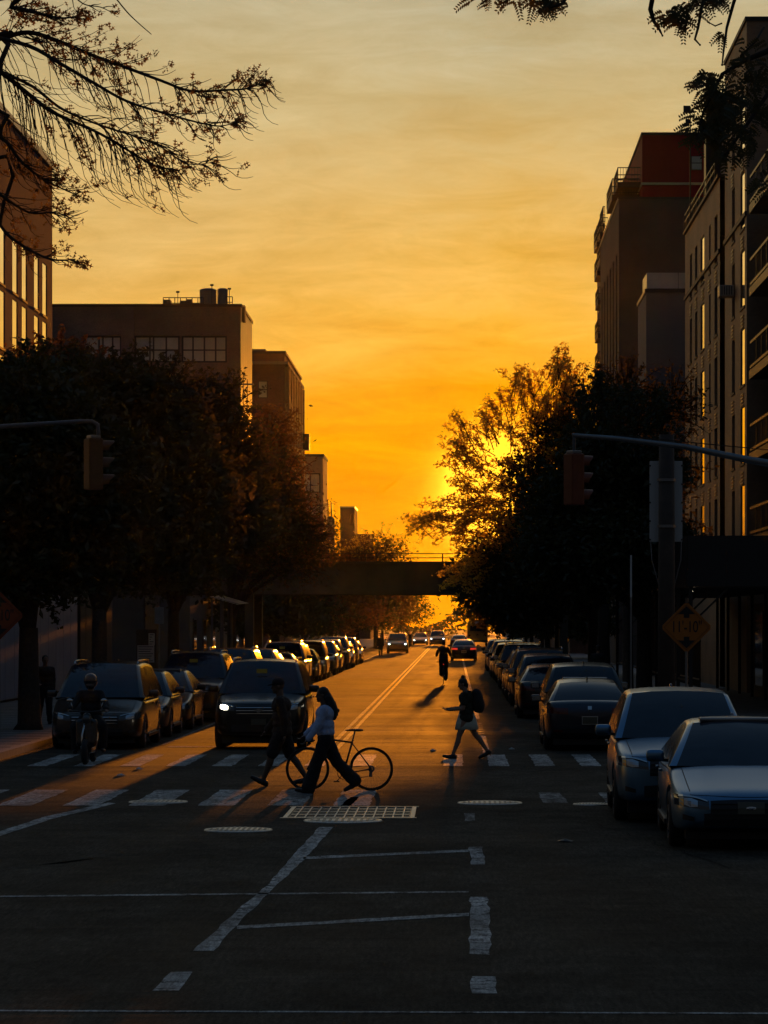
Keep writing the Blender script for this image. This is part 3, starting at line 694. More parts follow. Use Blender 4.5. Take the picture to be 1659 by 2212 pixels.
for x in (-9.3, -17.5, 5.0, 12.5):
    for y in (YO+0.35, YO+6.6):
        c = MB().box(x-0.2, x+0.2, y-0.2, y+0.2, 0.10, zo0).build('column', M['rust_steel'], OV, world=True)
        MB().box(x-0.32, x+0.32, y-0.32, y+0.32, 0.10, 0.5).build('footing', M['concrete'], c, world=True)
ab = thing('abutment_wall', 'dark stone wall carrying the left end of the overpass', 'wall', (-26, YO, 0))
MB().box(-40, -17.9, YO-1.2, YO+9, 0, zo0-0.02).build('wall', M['render_dark'], ab, world=True)

# ------------------------------------------------------------------ right side buildings
XR = 10.5
# R1: tan brick apartments in two bays with a dark shaft between
r1y0, rs0, rs1, r1y1 = XR*FOC/(1613-CX), XR*FOC/(1566-CX), XR*FOC/(1555-CX), XR*FOC/(1480-CX)
zr1, zr2 = gz(508, r1y1), gz(45, r1y0)
RA = thing('brick_apartments', 'tan brick apartment block with slit windows and vent grilles on the right', 'building', (XR, r1y0, 0))
def vent(P, y, z):
    v = MB()
    for k in range(4):
        a, b = P(y, z+k*0.13, -0.045), P(y+0.95, z+k*0.13+0.045, -0.004); v.box(min(a[0],b[0]), max(a[0],b[0]), a[1], b[1], a[2], b[2])
    v.build('vent', M['trim_pale'], RA, world=True)
pit = gz(771*0.9217, 111)-gz(954*0.9217, 111)
b2 = []; b1 = []
ztop = gz(735, 112)
for fl in range(9):
    z0 = gz(1150, 111.5) - 0.35 + (fl-1)*pit
    if z0 < 3.2: continue
    if z0 + 1.9 < zr2 - 0.8:
        b2 += [(r1y0+0.75, r1y0+2.35, z0, z0+2.05), (r1y0+4.6, r1y0+5.8, z0, z0+2.0)]
    if z0 + 2.2 < zr1 - 0.6:
        b1 += [(rs1+0.9+k, rs1+0.9+k+w, z0+0.05, z0+2.0) for k, w in ((0.2,1.4),(3.4,0.8),(6.6,1.9),(10.2,1.3),(13.2,1.2))]
m = MB(); PR2 = facade(m, 'x', XR, r1y0, rs0, 0, zr2, b2, -1, 0.10); PR1 = facade(m, 'x', XR, rs1, r1y1, 0, zr1, b1, -1, 0.12)
shell(m, XR, XR+16, r1y0, rs0, 0, zr2, ('x0',)); shell(m, XR, XR+16, rs1, r1y1, 0, zr1, ('x0','y0'))
m.build('wall', M['brick_tan'], RA, world=True)
MB().box(XR+1.6, XR+16, rs0, rs1, 0, zr1-0.2).build('shaft_wall', M['brown_dark'], RA, world=True)
for o in b2: window(RA, PR2, o, 0.10 if o[1]-o[0] < 1.4 else 0.05, 0.03, trans=(), pane='glass' if o[1]-o[0] < 1.4 else 'mirror_glass', sill=0.04, proj=0.016); vent(PR2, o[0]+0.25, o[2]-0.75)
for o in b1: window(RA, PR1, o, 0.12 if o[1]-o[0] < 1.8 else 0.055, 0.03, pane='glass' if o[1]-o[0] < 1.8 else 'mirror_glass', sill=0.04, proj=0.016); vent(PR1, o[0]+0.05, o[2]-0.75)
MB().box(XR-0.06, XR+16, r1y0-0.05, rs0, zr2, zr2+0.15).build('parapet', M['brown_dark'], RA, world=True)
MB().box(XR-0.10, XR+16, rs1, r1y1+0.05, zr1, zr1+0.12).build('parapet', M['brown_dark'], RA, world=True)
sc = gz(650, r1y1)
for a, b in ((r1y0, rs0), (rs1, r1y1)): MB().box(XR-0.07, XR-0.002, a, b, sc, sc+0.16).build('string_course', M['brown_dark'], RA, world=True)
ra = MB()
for z in (0.45, 0.75): ra.beam((XR-0.02, rs1+2, zr1+0.12+z), (XR-0.02, r1y1-0.2, zr1+0.12+z), 0.05, 0.05)
for k in range(10): ra.beam((XR-0.02, rs1+2+k*1.8, zr1+0.1), (XR-0.02, rs1+2+k*1.8, zr1+0.87), 0.05, 0.05)
ra.build('roof_railing', M['frame_dark'], RA, world=True)
MB().box(XR+0.6, XR+6, rs1+0.2, rs1+6.5, zr1+0.13, zr1+3.4).build('roof_house', M['stone_pale'], RA, world=True)
MB().box(XR+0.15, XR+1.0, r1y1-9.6, r1y1-8.6, zr1+0.13, gz(215, 130)).build('chimney', M['frame_dark'], RA, world=True)
an = MB(); an.beam((XR-0.2, 133, zr1), (XR-0.2, 133, gz(232,133)), 0.05, 0.05); an.cbox((XR-0.35,133,gz(236,133)), (0.3,0.1,0.3)); an.cbox((XR-0.3,133,gz(262,133)), (0.22,0.1,0.2)); an.build('antenna', M['frame_dark'], RA, world=True)
ac = MB().bbox((XR-0.30, r1y0+5.0, gz(627, 114)), (0.55, 0.85, 0.42), 0.02).build('air_conditioner', M['trim_pale'], RA, world=True)
fi = MB()
for k in range(5): fi.box(XR-0.50+k*0.09, XR-0.47+k*0.09, r1y0+4.56, r1y0+4.572, gz(627,114)-0.16, gz(627,114)+0.16)
fi.build('fins', M['frame_dark'], ac, world=True)
# R0: dark balcony bay at the right edge
RB = thing('balcony_block', 'dark apartment block with stacked slab balconies at the right edge', 'building', (XR, 98, 0))
y0b, y1b = 90.0, r1y0-0.25
ops = []
for k in range(7):
    zz = 5.6 + k*2.95
    if zz < 16.5: ops += [(y0b+2.0, y0b+6.0, zz, zz+2.3), (y0b+8.6, y0b+12.6, zz, zz+2.3), (y0b+14.2, y1b-1.6, zz, zz+2.3)]
m = MB(); PB0 = facade(m, 'x', XR+1.3, y0b, y1b, 0, 18.2, ops, -1, 0.08); shell(m, XR+1.3, XR+17, y0b, y1b, 0, 18.2, ('x0',)); m.build('wall', M['render_dark'], RB, world=True)
for o in ops: window(RB, PB0, o, 0.08, 0.06, mull=[(o[0]+o[1])/2], pane='glass')
for k in range(5):
    zz = 5.3 + k*2.95
    sl = MB().box(XR+0.03, XR+1.29, y0b+0.6, y1b-0.3, zz+0.12, zz+0.42).build('balcony_slab', M['black_paint'], RB, world=True)
    rr = MB()
    for dz_ in (0.55, 1.42): rr.beam((XR+0.08, y0b+0.6, zz+dz_), (XR+0.08, y1b-0.4, zz+dz_), 0.06, 0.09)
    rr.build('balcony_rail', M['frame_dark'], sl, world=True)
    for i in range(10): MB().box(XR+0.06, XR+0.10, y0b+0.9+i*1.75, y0b+0.95+i*1.75, zz+0.42, zz+1.40).build('baluster', M['frame_dark'], sl, world=True)
# sidewalk shed in front of it
SH = thing('sidewalk_shed', 'dark sidewalk shed over the right pavement beside the orange clearance sign', 'scaffold', (8, 90, 0.13))
sx0, sx1, sy0, sy1 = 6.2, 10.3, 81.0, 118.0; sz0, sz1 = gz(1268, 81), gz(1157, 81)
MB().box(sx0, sx1, sy0, sy1, sz0, sz0+0.25).build('deck', M['wood_dark'], SH, world=True)
for k in range(8): MB().box(sx0-0.04, sx0, sy0+k*4.6+0.02, sy0+k*4.6+4.618, sz0+0.02, sz1).build('parapet_panel', M['black_paint'], SH, world=True)
for k in range(4): MB().box(sx0+k*1.02+0.01, sx0+k*1.02+1.028, sy0-0.04, sy0-0.002, sz0+0.02, sz1).build('parapet_panel', M['black_paint'], SH, world=True)
for k in range(9):
    for x in (sx0+0.1, sx1-0.15): MB().box(x-0.05, x+0.05, sy0+0.15+k*4.55, sy0+0.25+k*4.55, 0.13, sz0).build('post', M['black_paint'], SH, world=True)
    MB().beam((sx0+0.1, sy0+0.2+k*4.55, 2.6), (sx0+1.1, sy0+0.2+k*4.55, sz0-0.02), 0.05, 0.05).build('brace', M['black_paint'], SH, world=True)
MB().beam((sx0+0.1, sy0+0.28, 1.1), (sx0+0.1, sy1-0.5, 1.1), 0.05, 0.05).build('brace', M['black_paint'], SH, world=True)
wl_ = thing('wall_lamp', 'small lit bulb hanging under the dark sidewalk shed', 'lamp', (gx(1493, 81.4), 81.4, sz0))
MB().sphere((0, 0, -0.10), 0.045).build('bulb', M['lamp'], wl_, True); MB().lathe([(0.02,0.0),(0.035,-0.03),(0.03,-0.06)], 10).build('socket', M['black_paint'], wl_)
SF = thing('shop_front', 'glazed shop front with bronze door under the dark shed', 'shop', (10.4, 85, 0.13))
for k in range(7):
    w = MB(); y = 82+k*3.4
    w.box(10.36, 10.46, y, y+0.12, 0.13, 3.3); w.box(10.36, 10.46, y+0.12, y+3.28, 3.05, 3.3); w.box(10.36, 10.46, y+0.12, y+3.28, 0.13, 0.5)
    o = w.build('window', M['brown_dark'], SF, world=True); MB().box(10.40, 10.42, y+0.12, y+3.28, 0.5, 3.05).build('pane', M['glass'], o, world=True)
# R3: plain grey building with a glass roof rail
R3 = thing('grey_building', 'plain grey rendered building with glass roof railing among the right blocks', 'building', (XR, r1y1, 0))
y3 = XR*FOC/(1395-CX); z3 = gz(632, 146); y30 = 146.0
ops = [(y30+1.0+k*3.0, y30+2.4+k*3.0, 3+z*3.0, 5.0+z*3.0) for k in range(2) for z in range(4)]
xf = gx(1398, y30)
m = MB(); P3 = facade(m, 'x', XR-1.3, y30, 152.5, 0, z3, ops, -1, 0.12); shell(m, XR-1.3, XR+14, y30, 152.5, 0, z3, ('x0',)); m.build('wall', M['render_grey'], R3, world=True)
for o in ops: window(R3, P3, o, 0.12, 0.06)
MB().box(XR-1.36, XR+14, y30-0.06, 152.55, z3, z3+0.18).build('parapet', M['frame_dark'], R3, world=True)
for k in range(9): MB().box(XR-1.25+k*1.5, XR+0.22+k*1.5, y30+0.02, y30+0.05, z3+0.2, z3+0.95).build('glass_rail', M['glass_blue'], R3, world=True)
for k in range(2): MB().box(XR-1.27, XR-1.24, y30+0.1+k*1.6, y30+1.6+k*1.6, z3+0.2, z3+0.95).build('glass_rail', M['glass_blue'], R3, world=True)
# R4: dark tower with a red penthouse and stacked balconies
y40 = 183.0; x40 = gx(1337, y40); z4 = gz(430, y40); y41 = x40*FOC/(1297-CX)
R4 = thing('tower_block', 'dark tower with deep red penthouse and stacked balconies on the right', 'building', (x40, y40, 0))
ops = [(y40+2+k*3.6, y40+3.6+k*3.6, 2.5, z4-3.0) for k in range(6)]
ops = [o for o in ops if o[1] < y41-0.5]
m = MB(); P4 = facade(m, 'x', x40, y40, y41, 0, z4, ops, -1, 0.5); shell(m, x40, x40+9, y40, y41, 0, z4, ('x0',)); m.build('wall', M['render_dark'], R4, world=True)
for o in ops: window(R4, P4, o, 0.5, 0.06, trans=[3.0+i*3.0 for i in range(8)], frame='brown_dark')
MB().box(x40-0.05, x40+9, y40-0.04, y41, z4, z4+0.12).build('parapet', M['frame_dark'], R4, world=True)
xp = gx(1388, y40); zp = gz(290, y40)
MB().box(xp, x40+9.0, y40+0.3, y41+6, z4+0.12, gz(398, y40)).build('penthouse_base', M['red_panel'], R4, world=True)
MB().box(xp-0.05, x40+9.0, y40+0.2, y41+6, gz(398,y40), gz(393,y40)).build('penthouse_band', M['trim_pale'], R4, world=True)
MB().box(xp, x40+9.0, y40+0.3, y41+6, gz(393,y40), zp).build('penthouse', M['red_panel'], R4, world=True)
MB().box(xp-0.06, x40+9.0, y40+0.24, y41+6.1, zp, zp+0.16).build('penthouse_roof', M['brown_dark'], R4, world=True)
w = MB().box(gx(1494,y40), gx(1517,y40), y40+0.22, y40+0.298, gz(366,y40), gz(336,y40)).build('window', M['frame_dark'], R4, world=True)
for a, b in ((337,350),(352,365)): MB().box(gx(1495,y40), gx(1516,y40), y40+0.19, y40+0.218, gz(b,y40), gz(a,y40)).build('pane', M['glass_blue'], w, world=True)
def balcony(x1, pxl, y0, d, pyb, pyt, parent):
    """slab with a barred rail on three sides, projecting over the street"""
    x0 = gx(pxl, y0); z0 = gz(pyb, y0); zt = gz(pyt, y0)
    b = MB().box(x0, x1, y0, y0+d, z0-0.32, z0).build('balcony', M['brown_dark'], parent, world=True)
    r = MB()
    for z in (z0+0.12, (z0+zt)/2, zt):
        r.beam((x0+0.03, y0+0.03, z), (x1, y0+0.03, z), 0.05, 0.05); r.beam((x0+0.03, y0+0.03, z), (x0+0.03, y0+d-0.03, z), 0.05, 0.05); r.beam((x0+0.03, y0+d-0.03, z), (x1, y0+d-0.03, z), 0.05, 0.05)
    r.build('balcony_rail', M['frame_dark'], b, world=True)
    q = MB(); n = max(4, int((x1-x0)/0.16))
    for i in range(n+1):
        for yy in (y0+0.03, y0+d-0.03): q.beam((x0+(x1-x0)*i/n, yy, z0), (x0+(x1-x0)*i/n, yy, zt), 0.022, 0.022)
    n = int(d/0.3)
    for i in range(n+1): q.beam((x0+0.03, y0+d*i/n, z0), (x0+0.03, y0+d*i/n, zt), 0.022, 0.022)
    tag(q.build('balcony_bars', M['frame_dark'], b, world=True), kind='stuff')
balcony(xp, 1334, y40+2, 5.0, 393, 362, R4)
balcony(xp, 1322, y40+3, 6.5, 420, 386, R4)
MB().box(gx(1345,y40), xp, y40+6, y41+4, z4+0.1, gz(396,y40)).build('terrace_wall', M['red_panel'], R4, world=True)
# R5: next block with more balconies
y50 = y41+0.4; x50 = gx(1318, y50); z5 = gz(540, y50); y51 = x50*FOC/(1290-CX) if x50*FOC/(1290-CX) > y50+5 else y50+20
R5 = thing('balcony_tower', 'slim brown block with barred balconies left of the dark tower', 'building', (x50, y50, 0))
ops = [(y50+1.5+k*3.4, y50+3.0+k*3.4, 3, z5-2.5) for k in range(5) if y50+3.2+k*3.4 < y51]
m = MB(); P5 = facade(m, 'x', x50, y50, y51, 0, z5, ops, -1, 0.45); shell(m, x50, x50+9, y50, y51, 0, z5, ('x0',)); m.build('wall', M['brick_brown'], R5, world=True)
for o in ops: window(R5, P5, o, 0.45, 0.06, trans=[3.5+i*3.0 for i in range(8)], frame='brown_dark')
MB().box(x50-0.05, x50+9, y50-0.05, y51, z5, z5+0.12).build('parapet', M['frame_dark'], R5, world=True)
for pl, pb, pt in ((1302,482,446),(1296,506,470),(1289,522,488),(1296,560,530),(1290,585,555),(1292,648,620),(1291,720,690),(1291,790,760)):
    balcony(x50, pl, y50+1+ (pb%7), 4.2, pb, pt, R5)
MB().box(x50+0.6, x50+8, y50+3, y51-1, z5+0.12, gz(470, y50)).build('roof_house', M['render_dark'], R5, world=True)

# ---- low blocks added beyond the overpass to keep low sun off the ground
for i, (x0, x1, y0, y1, h, mm, lab) in enumerate(((9.6, 22, 252, 300, 8.5, 'brick_brown', 'added dark low block right beyond the tower'), (9.9, 22, 303, 372, 10.5, 'brick_red', 'added dark brick row far right past the parked bus'),
        (10.6, 24, 378, 640, 9.0, 'render_dark', 'added long dark block at the far right end'), (-30, -15.2, 176, 226, 4.6, 'render_dark', 'low dark shed left behind the overpass'), (-34, -16.5, 486, 640, 7.5, 'brick_brown', 'added long low block at the far left end'))):
    T = thing('low_block', lab, 'building', ((x0+x1)/2, y0, 0))
    MB().box(x0, x1, y0, y1, 0, h).build('wall', M[mm], T, world=True); MB().box(x0-.1, x1+.1, y0-.1, y1+.1, h, h+.25).build('parapet', M['brown_dark'], T, world=True)
    xs = x0-.03 if x0 > 0 else x1+.03; n = int((y1-y0)/7)
    for k in range(n):
        for z in (1.0, 4.4):
            if z + 2 > h - .4: continue
            w = MB().box(xs-.03, xs+.03, y0+2+k*7, y0+4+k*7, z, z+1.9).build('window', M['frame_dark'], T, world=True)
            q = xs-.034 if x0 > 0 else xs+.034; MB().box(q-.004, q+.004, y0+2.1+k*7, y0+3.9+k*7, z+.1, z+1.8).build('pane', M['glass'], w, world=True)
# ------------------------------------------------------------------ trees
def leaf_mesh(name, cen, size, rng, aspect=0.45, droop=0.35):
    """many small pointed leaves (each a folded diamond of two triangles) at the given centres"""
    n = len(cen)
    d = rng.normal(size=(n,3)); d[:,2] = d[:,2]*0.7 - droop; d /= np.linalg.norm(d, axis=1)[:,None]
    u = rng.normal(size=(n,3)); u -= d*(u*d).sum(1)[:,None]; u /= np.linalg.norm(u, axis=1)[:,None]
    s = size*rng.uniform(0.6, 1.35, n)[:,None]
    nrm = np.cross(d, u)
    a = cen - d*s*0.5; b = cen + d*s*0.5
    l = cen + u*s*aspect*0.5 + nrm*s*0.10 - d*s*0.05; r = cen - u*s*aspect*0.5 + nrm*s*0.10 - d*s*0.05
    v = np.stack([a, l, b, r], 1).reshape(-1,3)
    me = bpy.data.meshes.new(name)
    me.vertices.add(4*n); me.vertices.foreach_set('co', v.astype(np.float32).ravel())
    me.loops.add(6*n); i = np.arange(n)*4
    me.loops.foreach_set('vertex_index', np.stack([i, i+1, i+2, i, i+2, i+3], 1).ravel().astype(np.int32))
    me.polygons.add(2*n); me.polygons.foreach_set('loop_start', (np.arange(2*n)*3).astype(np.int32))
    try: me.polygons.foreach_set('loop_total', np.full(2*n, 3, np.int32))
    except Exception: pass
    me.update(calc_edges=True); me.validate(); return me

def tree(name, label, base, blobs, nleaf, size, seed, leaf='leaf', trunk_r=0.17, fork=2.6, group=None, twigs=60, spray=0.9, tip=None, cl=0.42, lean=(0,0), trunks=1, tipfrac=0.30, tipsize=None, extra=()):
    """blobs: (x, y, z, rx, ry, rz) lobes of the crown in world metres"""
    rng = np.random.default_rng(seed); rnd = random.Random(seed)
    T = thing(name, label, 'tree', base, 0, group); B = Vector(base)
    tk = MB(); fk = Vector((lean[0], lean[1], fork))
    tk.tube([(0,0,-0.05), (0.02,0.0,0.15), (lean[0]*0.4, lean[1]*0.4, fork*0.5), fk], [trunk_r*1.5, trunk_r*1.1, trunk_r*0.95, trunk_r*0.85], 10)
    for i, b in enumerate(blobs):
        c = Vector(b[:3]) - B
        mid = fk.lerp(c, 0.5) + Vector((rnd.uniform(-.3,.3), rnd.uniform(-.3,.3), rnd.uniform(0,.4)))
        tk.tube([fk - Vector((0,0,0.2)), fk.lerp(mid,0.5)+Vector((rnd.uniform(-.12,.12),0,0.1)), mid, c], [trunk_r*0.62, trunk_r*0.5, trunk_r*0.36, trunk_r*0.14], 7)
        for k in range(5):
            v = Vector(rng.normal(size=3)).normalized(); e = c + Vector((v.x*b[3]*.85, v.y*b[4]*.85, v.z*b[5]*.85))
            s_ = mid.lerp(c, rnd.uniform(0.1,0.9)); m2 = s_.lerp(e,0.5)+Vector((0,0,rnd.uniform(-.1,.3)))
            tk.tube([s_, m2, e], [trunk_r*0.20, trunk_r*0.13, trunk_r*0.05], 5)
    tips = []; tipdir = []
    for k in range(twigs):                                # twigs that break the outline
        b = blobs[rnd.randrange(len(blobs))]; c = Vector(b[:3]) - B
        v = Vector(rng.normal(size=3)); v.z = v.z*0.8+0.25; v.normalize()
        s_ = c + Vector((v.x*b[3]*.8, v.y*b[4]*.8, v.z*b[5]*.8)); ln = spray*rnd.uniform(0.5,1.5)
        e = s_ + (v + Vector((0,0,rnd.uniform(-.1,.5)))).normalized()*ln; m2 = s_.lerp(e,0.55)+Vector((0,0,0.08*ln))
        tk.tube([s_, m2, e], [0.022, 0.014, 0.006], 4); tips.append((s_, m2, e))
    for px, py, rx, ry, nn, Ys in extra:                   # open airy sprays at chosen places of the crown's edge
        for k in range(nn):
            a = rnd.uniform(0, 6.28); q = math.sqrt(rnd.random()); Y2 = Ys + rnd.uniform(-1.8,1.8)
            s_ = Vector((gx(px+rx*q*math.cos(a),Y2), Y2, gz(py+ry*q*math.sin(a),Y2))) - B; c0 = Vector(blobs[0][:3]) - B
            v = (s_ - c0).normalized(); v = (v + Vector((rnd.uniform(-.6,.6), rnd.uniform(-.6,.6), rnd.uniform(-.1,.9)))).normalized(); ln = spray*rnd.uniform(.7,1.5)
            b0 = s_ - v*ln*.8; e = s_ + v*ln*.6 - Vector((0,0,.12*ln)); m2 = b0.lerp(e,.5)+Vector((0,0,.16*ln)); tk.tube([b0,m2,e],[.018,.011,.004],4); tips.append((b0,m2,e))
    trunk = tk.build('trunk', M['bark'], T, True)
    # leaf clumps through the volume, denser towards the shell
    wts = np.array([b[3]*b[4]*b[5] for b in blobs])**0.75; wts /= wts.sum(); nc = max(30, int(nleaf/26))
    cen = []
    for b, w in zip(blobs, wts):
        k = int(nc*w)+1; v = rng.normal(size=(k,3)); v /= np.linalg.norm(v,axis=1)[:,None]; r = rng.uniform(0.25,1.0,k)**0.45
        c = np.array(b[:3]) - np.array(base); cc = c + v*r[:,None]*np.array(b[3:6]); cen.append(cc)
    cen = np.concatenate(cen); 
    per = nleaf//len(cen)
    pts = (cen[:,None,:] + rng.normal(size=(len(cen), per, 3))*np.array([cl, cl, cl*0.6])).reshape(-1,3)
    tp = []
    nt = int(nleaf*tipfrac/max(1,len(tips)))
    for s_, m2, e in tips:
        t = rng.uniform(0.15,1.03,nt)[:,None]; p = np.array(s_)*(1-t)**2 + 2*t*(1-t)*(2*np.array(m2)-.5*np.array(s_)-.5*np.array(e)) + np.array(e)*t*t
        tp.append(p + rng.normal(size=(nt,3))*np.array([0.085,0.085,0.085])*max(0.6,spray))
    lo = pts[:,2] > 1.7 - base[2]
    allp = pts[lo]
    link_mesh('crown', leaf_mesh('crown', allp, size, rng), M[leaf], T)
    if tp:
        link_mesh('crown_tips', leaf_mesh('crown_tips', np.concatenate(tp), tipsize or size*.72, rng), M[tip or leaf], T)
    return T
def blob(px, py, Y, rpx, rpy, ry=None):
    k = Y/FOC; return (gx(px,Y), Y, gz(py,Y), rpx*k, (ry if ry else rpx*k*0.9), rpy*k)

GL = 'street trees along the left pavement'; GRT = 'street trees along the right pavement'
def blobs(Y, lst, jit=1.2, seed=0):
    r = random.Random(seed); return [blob(a, b, Y + r.uniform(-jit, jit), c, d, max(1.3, c*Y/FOC*0.8)) for a, b, c, d in lst]
tree('street_tree', 'dense dark street tree at the left edge above the orange sign', (gx(62,72), 72, 0.13),
     blobs(72, [(20,1000,170,150),(-80,1120,150,140),(120,1150,160,130),(60,880,140,100),(190,1040,130,140),(40,1240,150,60)], 1.0, 1), 30000, 0.22, 1, trunk_r=0.26, fork=2.4, group=GL, twigs=160, spray=0.7, cl=0.36)
tree('street_tree', 'forked dark street tree behind the parked minivan', (gx(215,86), 86, 0.13),
     blobs(86, [(210,960,150,130),(320,1000,140,150),(110,870,120,90),(240,850,110,70),(290,1150,150,120),(170,1190,130,90),(390,1080,120,140),(340,880,80,65)], 1.2, 2), 36000, 0.23, 2, trunk_r=0.24, fork=2.9, group=GL, twigs=260, spray=0.8, tip='leaf', cl=0.36, extra=[(345,850,45,45,16,86),(250,795,70,30,20,86),(130,800,80,40,16,86),(420,960,40,80,14,86)])
tree('street_tree', 'dark street tree in front of the brown brick block', (gx(375,106), 106, 0.13),
     blobs(106, [(400,970,115,115),(470,1000,95,120),(370,890,80,65),(430,1110,125,105),(500,1120,95,105),(465,885,50,55),(370,1220,120,70)], 1.2, 3), 21000, 0.24, 3, trunk_r=0.22, fork=3.0, group=GL, twigs=260, spray=0.9, tip='leaf', cl=0.38, extra=[(482,850,22,60,18,106),(410,850,40,40,14,106),(545,1050,30,100,24,106),(330,830,40,30,10,106)])
tree('street_tree', 'street tree with low spreading boughs reaching towards the overpass', (gx(500,126), 126, 0.13),
     blobs(126, [(560,1010,55,90),(590,1120,80,80),(530,1190,90,60),(640,1165,50,40),(595,1070,50,60),(500,1060,70,110),(590,1220,80,32),(660,1195,40,25)], 1.5, 4), 13000, 0.22, 4, trunk_r=0.2, fork=3.0, group=GL, twigs=150, spray=1.2, tip='leaf_warm', cl=0.44, extra=[(650,1180,70,40,40,126),(690,1150,35,30,14,126),(560,980,30,50,12,126),(600,1235,90,20,24,126),(630,1110,30,40,8,126)])
tree('street_tree', 'rusty leaved tree beside the dark pier block left', (gx(590,205), 205, 0.13),
     blobs(205, [(592,930,34,46),(600,1010,34,56),(612,1090,34,50),(640,1160,40,40),(590,1090,40,60)], 2, 5), 11000, 0.28, 5, leaf='leaf_warm', trunk_r=0.24, fork=4.0, group=GL, twigs=70, spray=0.8, tip='leaf_warm', cl=0.6)
tree('street_tree', 'rusty topped tree in front of the violet block', (gx(105,112), 112, 0.13),
     blobs(112, [(130,785,60,42),(70,840,70,60),(180,830,50,40),(110,920,90,70)], 1.5, 6), 12000, 0.22, 6, leaf='leaf_warm', trunk_r=0.2, fork=4.0, group=GL, twigs=70, spray=0.7, tip='leaf_warm')
tree('street_tree', 'tree lit gold showing above the middle of the overpass', (gx(812,300), 300, 0.13),
     blobs(300, [(815,1180,36,28),(780,1200,34,22),(845,1195,24,22),(740,1205,34,20),(820,1240,60,40)], 2, 7), 6500, 0.32, 7, leaf='leaf_warm', trunk_r=0.25, fork=4, group=GL, twigs=100, spray=1.3, tip='leaf_lit', cl=0.7)
# right hand side
tree('street_tree', 'tall feathery backlit tree hiding the sun on the right', (5.5, 112, 0.13),
     blobs(112, [(1150,1040,55,60),(1195,940,42,45),(1130,1130,52,46),(1225,1040,75,110),(1255,940,50,65),(1100,1215,62,40),(1175,1150,70,70)], 1.8, 11),
     15000, 0.20, 11, leaf='leaf', trunk_r=0.24, fork=3.2, group=GRT, twigs=200, spray=0.85, tip='leaf_lit', cl=0.34, tipfrac=1.7, tipsize=0.15,
     extra=[(1010,1005,48,55,26,112),(965,1120,50,38,24,112),(1030,1150,45,45,20,112),(1095,915,50,50,26,112),(1185,845,62,55,40,112),(1050,1075,55,55,30,112),(1255,850,40,50,20,112),(1010,1235,42,36,18,112),(900,1130,30,14,6,112),(1000,940,30,30,8,112),(1120,830,40,30,10,112),(1205,790,25,20,8,112)])
tree('street_tree', 'dense dark tree behind the right traffic signal', (5.6, 90, 0.13),
     blobs(90, [(1330,1075,95,95),(1260,1110,110,110),(1385,1085,72,115),(1350,1190,150,90),(1300,985,55,45),(1420,1020,45,50),(1240,1210,110,70),(1415,1190,70,75)], 1.4, 12), 34000, 0.23, 12, trunk_r=0.24, fork=2.8, group=GRT, twigs=260, spray=0.8, cl=0.36, extra=[(1300,860,60,40,24,90),(1390,880,60,40,24,90),(1440,1000,30,70,14,90)])
tree('street_tree', 'dark tree low over the far right kerb before the overpass', (5.6, 123, 0.13),
     blobs(123, [(1160,1190,75,60),(1090,1225,60,42),(1180,1260,90,60),(1060,1265,60,40),(1230,1150,70,90),(1120,1310,90,45)], 1.6, 13), 22000, 0.27, 13, trunk_r=0.22, fork=3.0, group=GRT, twigs=220, spray=1.0, cl=0.42)
tree('street_tree', 'tree against the dark tower on the right', (5.8, 102, 0.13),
     blobs(104, [(1300,880,50,45),(1350,850,50,45),(1390,900,50,50),(1450,880,35,50),(1340,930,80,50)], 1.6, 14), 4200, 0.20, 14, trunk_r=0.18, fork=5.5, group=GRT, twigs=140, spray=0.7, tipfrac=0.4)
# beyond the overpass
GF = 'trees beyond the overpass'
for i, (x, y, r, h, lab, lf) in enumerate((
        (-11.0, 190, 4.0, 7.0, 'first left tree seen under the overpass', 'leaf'), (-11.0, 225, 3.8, 7.4, 'second left tree under the overpass with gold rim', 'leaf_warm'), (-10.5, 262, 3.9, 7.6, 'third left tree under the overpass', 'leaf_warm'),
        (-10.4, 330, 4.2, 8.2, 'fourth left tree far down the street', 'leaf'), (-9.8, 420, 4.6, 9.0, 'farthest left tree near the vanishing point', 'leaf_warm'), (-9.4, 520, 5.0, 9.5, 'last left tree at the end of the street', 'leaf'),
        (6.5, 184, 4.0, 6.4, 'first right tree seen under the overpass', 'leaf'), (6.6, 215, 4.3, 6.8, 'second right tree under the overpass', 'leaf'), (7.2, 250, 4.6, 7.4, 'third right tree under the overpass', 'leaf'),
        (7.9, 310, 4.6, 8.0, 'fourth right tree far down the street', 'leaf'), (9.2, 390, 4.8, 8.8, 'farthest right tree near the vanishing point', 'leaf'), (10.5, 500, 5.0, 9.6, 'last right tree at the end of the street', 'leaf'))):
    tree('street_tree', 'dark leafy tree, ' + lab, (x, y, 0.13), [(x, y, h*0.62, r, r, h*0.30), (x+r*0.35, y+1, h*0.45, r*0.8, r*0.8, h*0.22), (x-r*0.3, y-1, h*0.5, r*0.8, r*0.8, h*0.25), (x+ (0.2 if x<0 else -0.2)*r, y, h*0.78, r*0.6, r*0.6, h*0.2)],
         6000, 0.42, 30+i, leaf=lf, trunk_r=0.2, fork=2.2, group=GF, twigs=50, spray=1.0, cl=0.6, tip='leaf_warm' if lf == 'leaf_warm' else None)
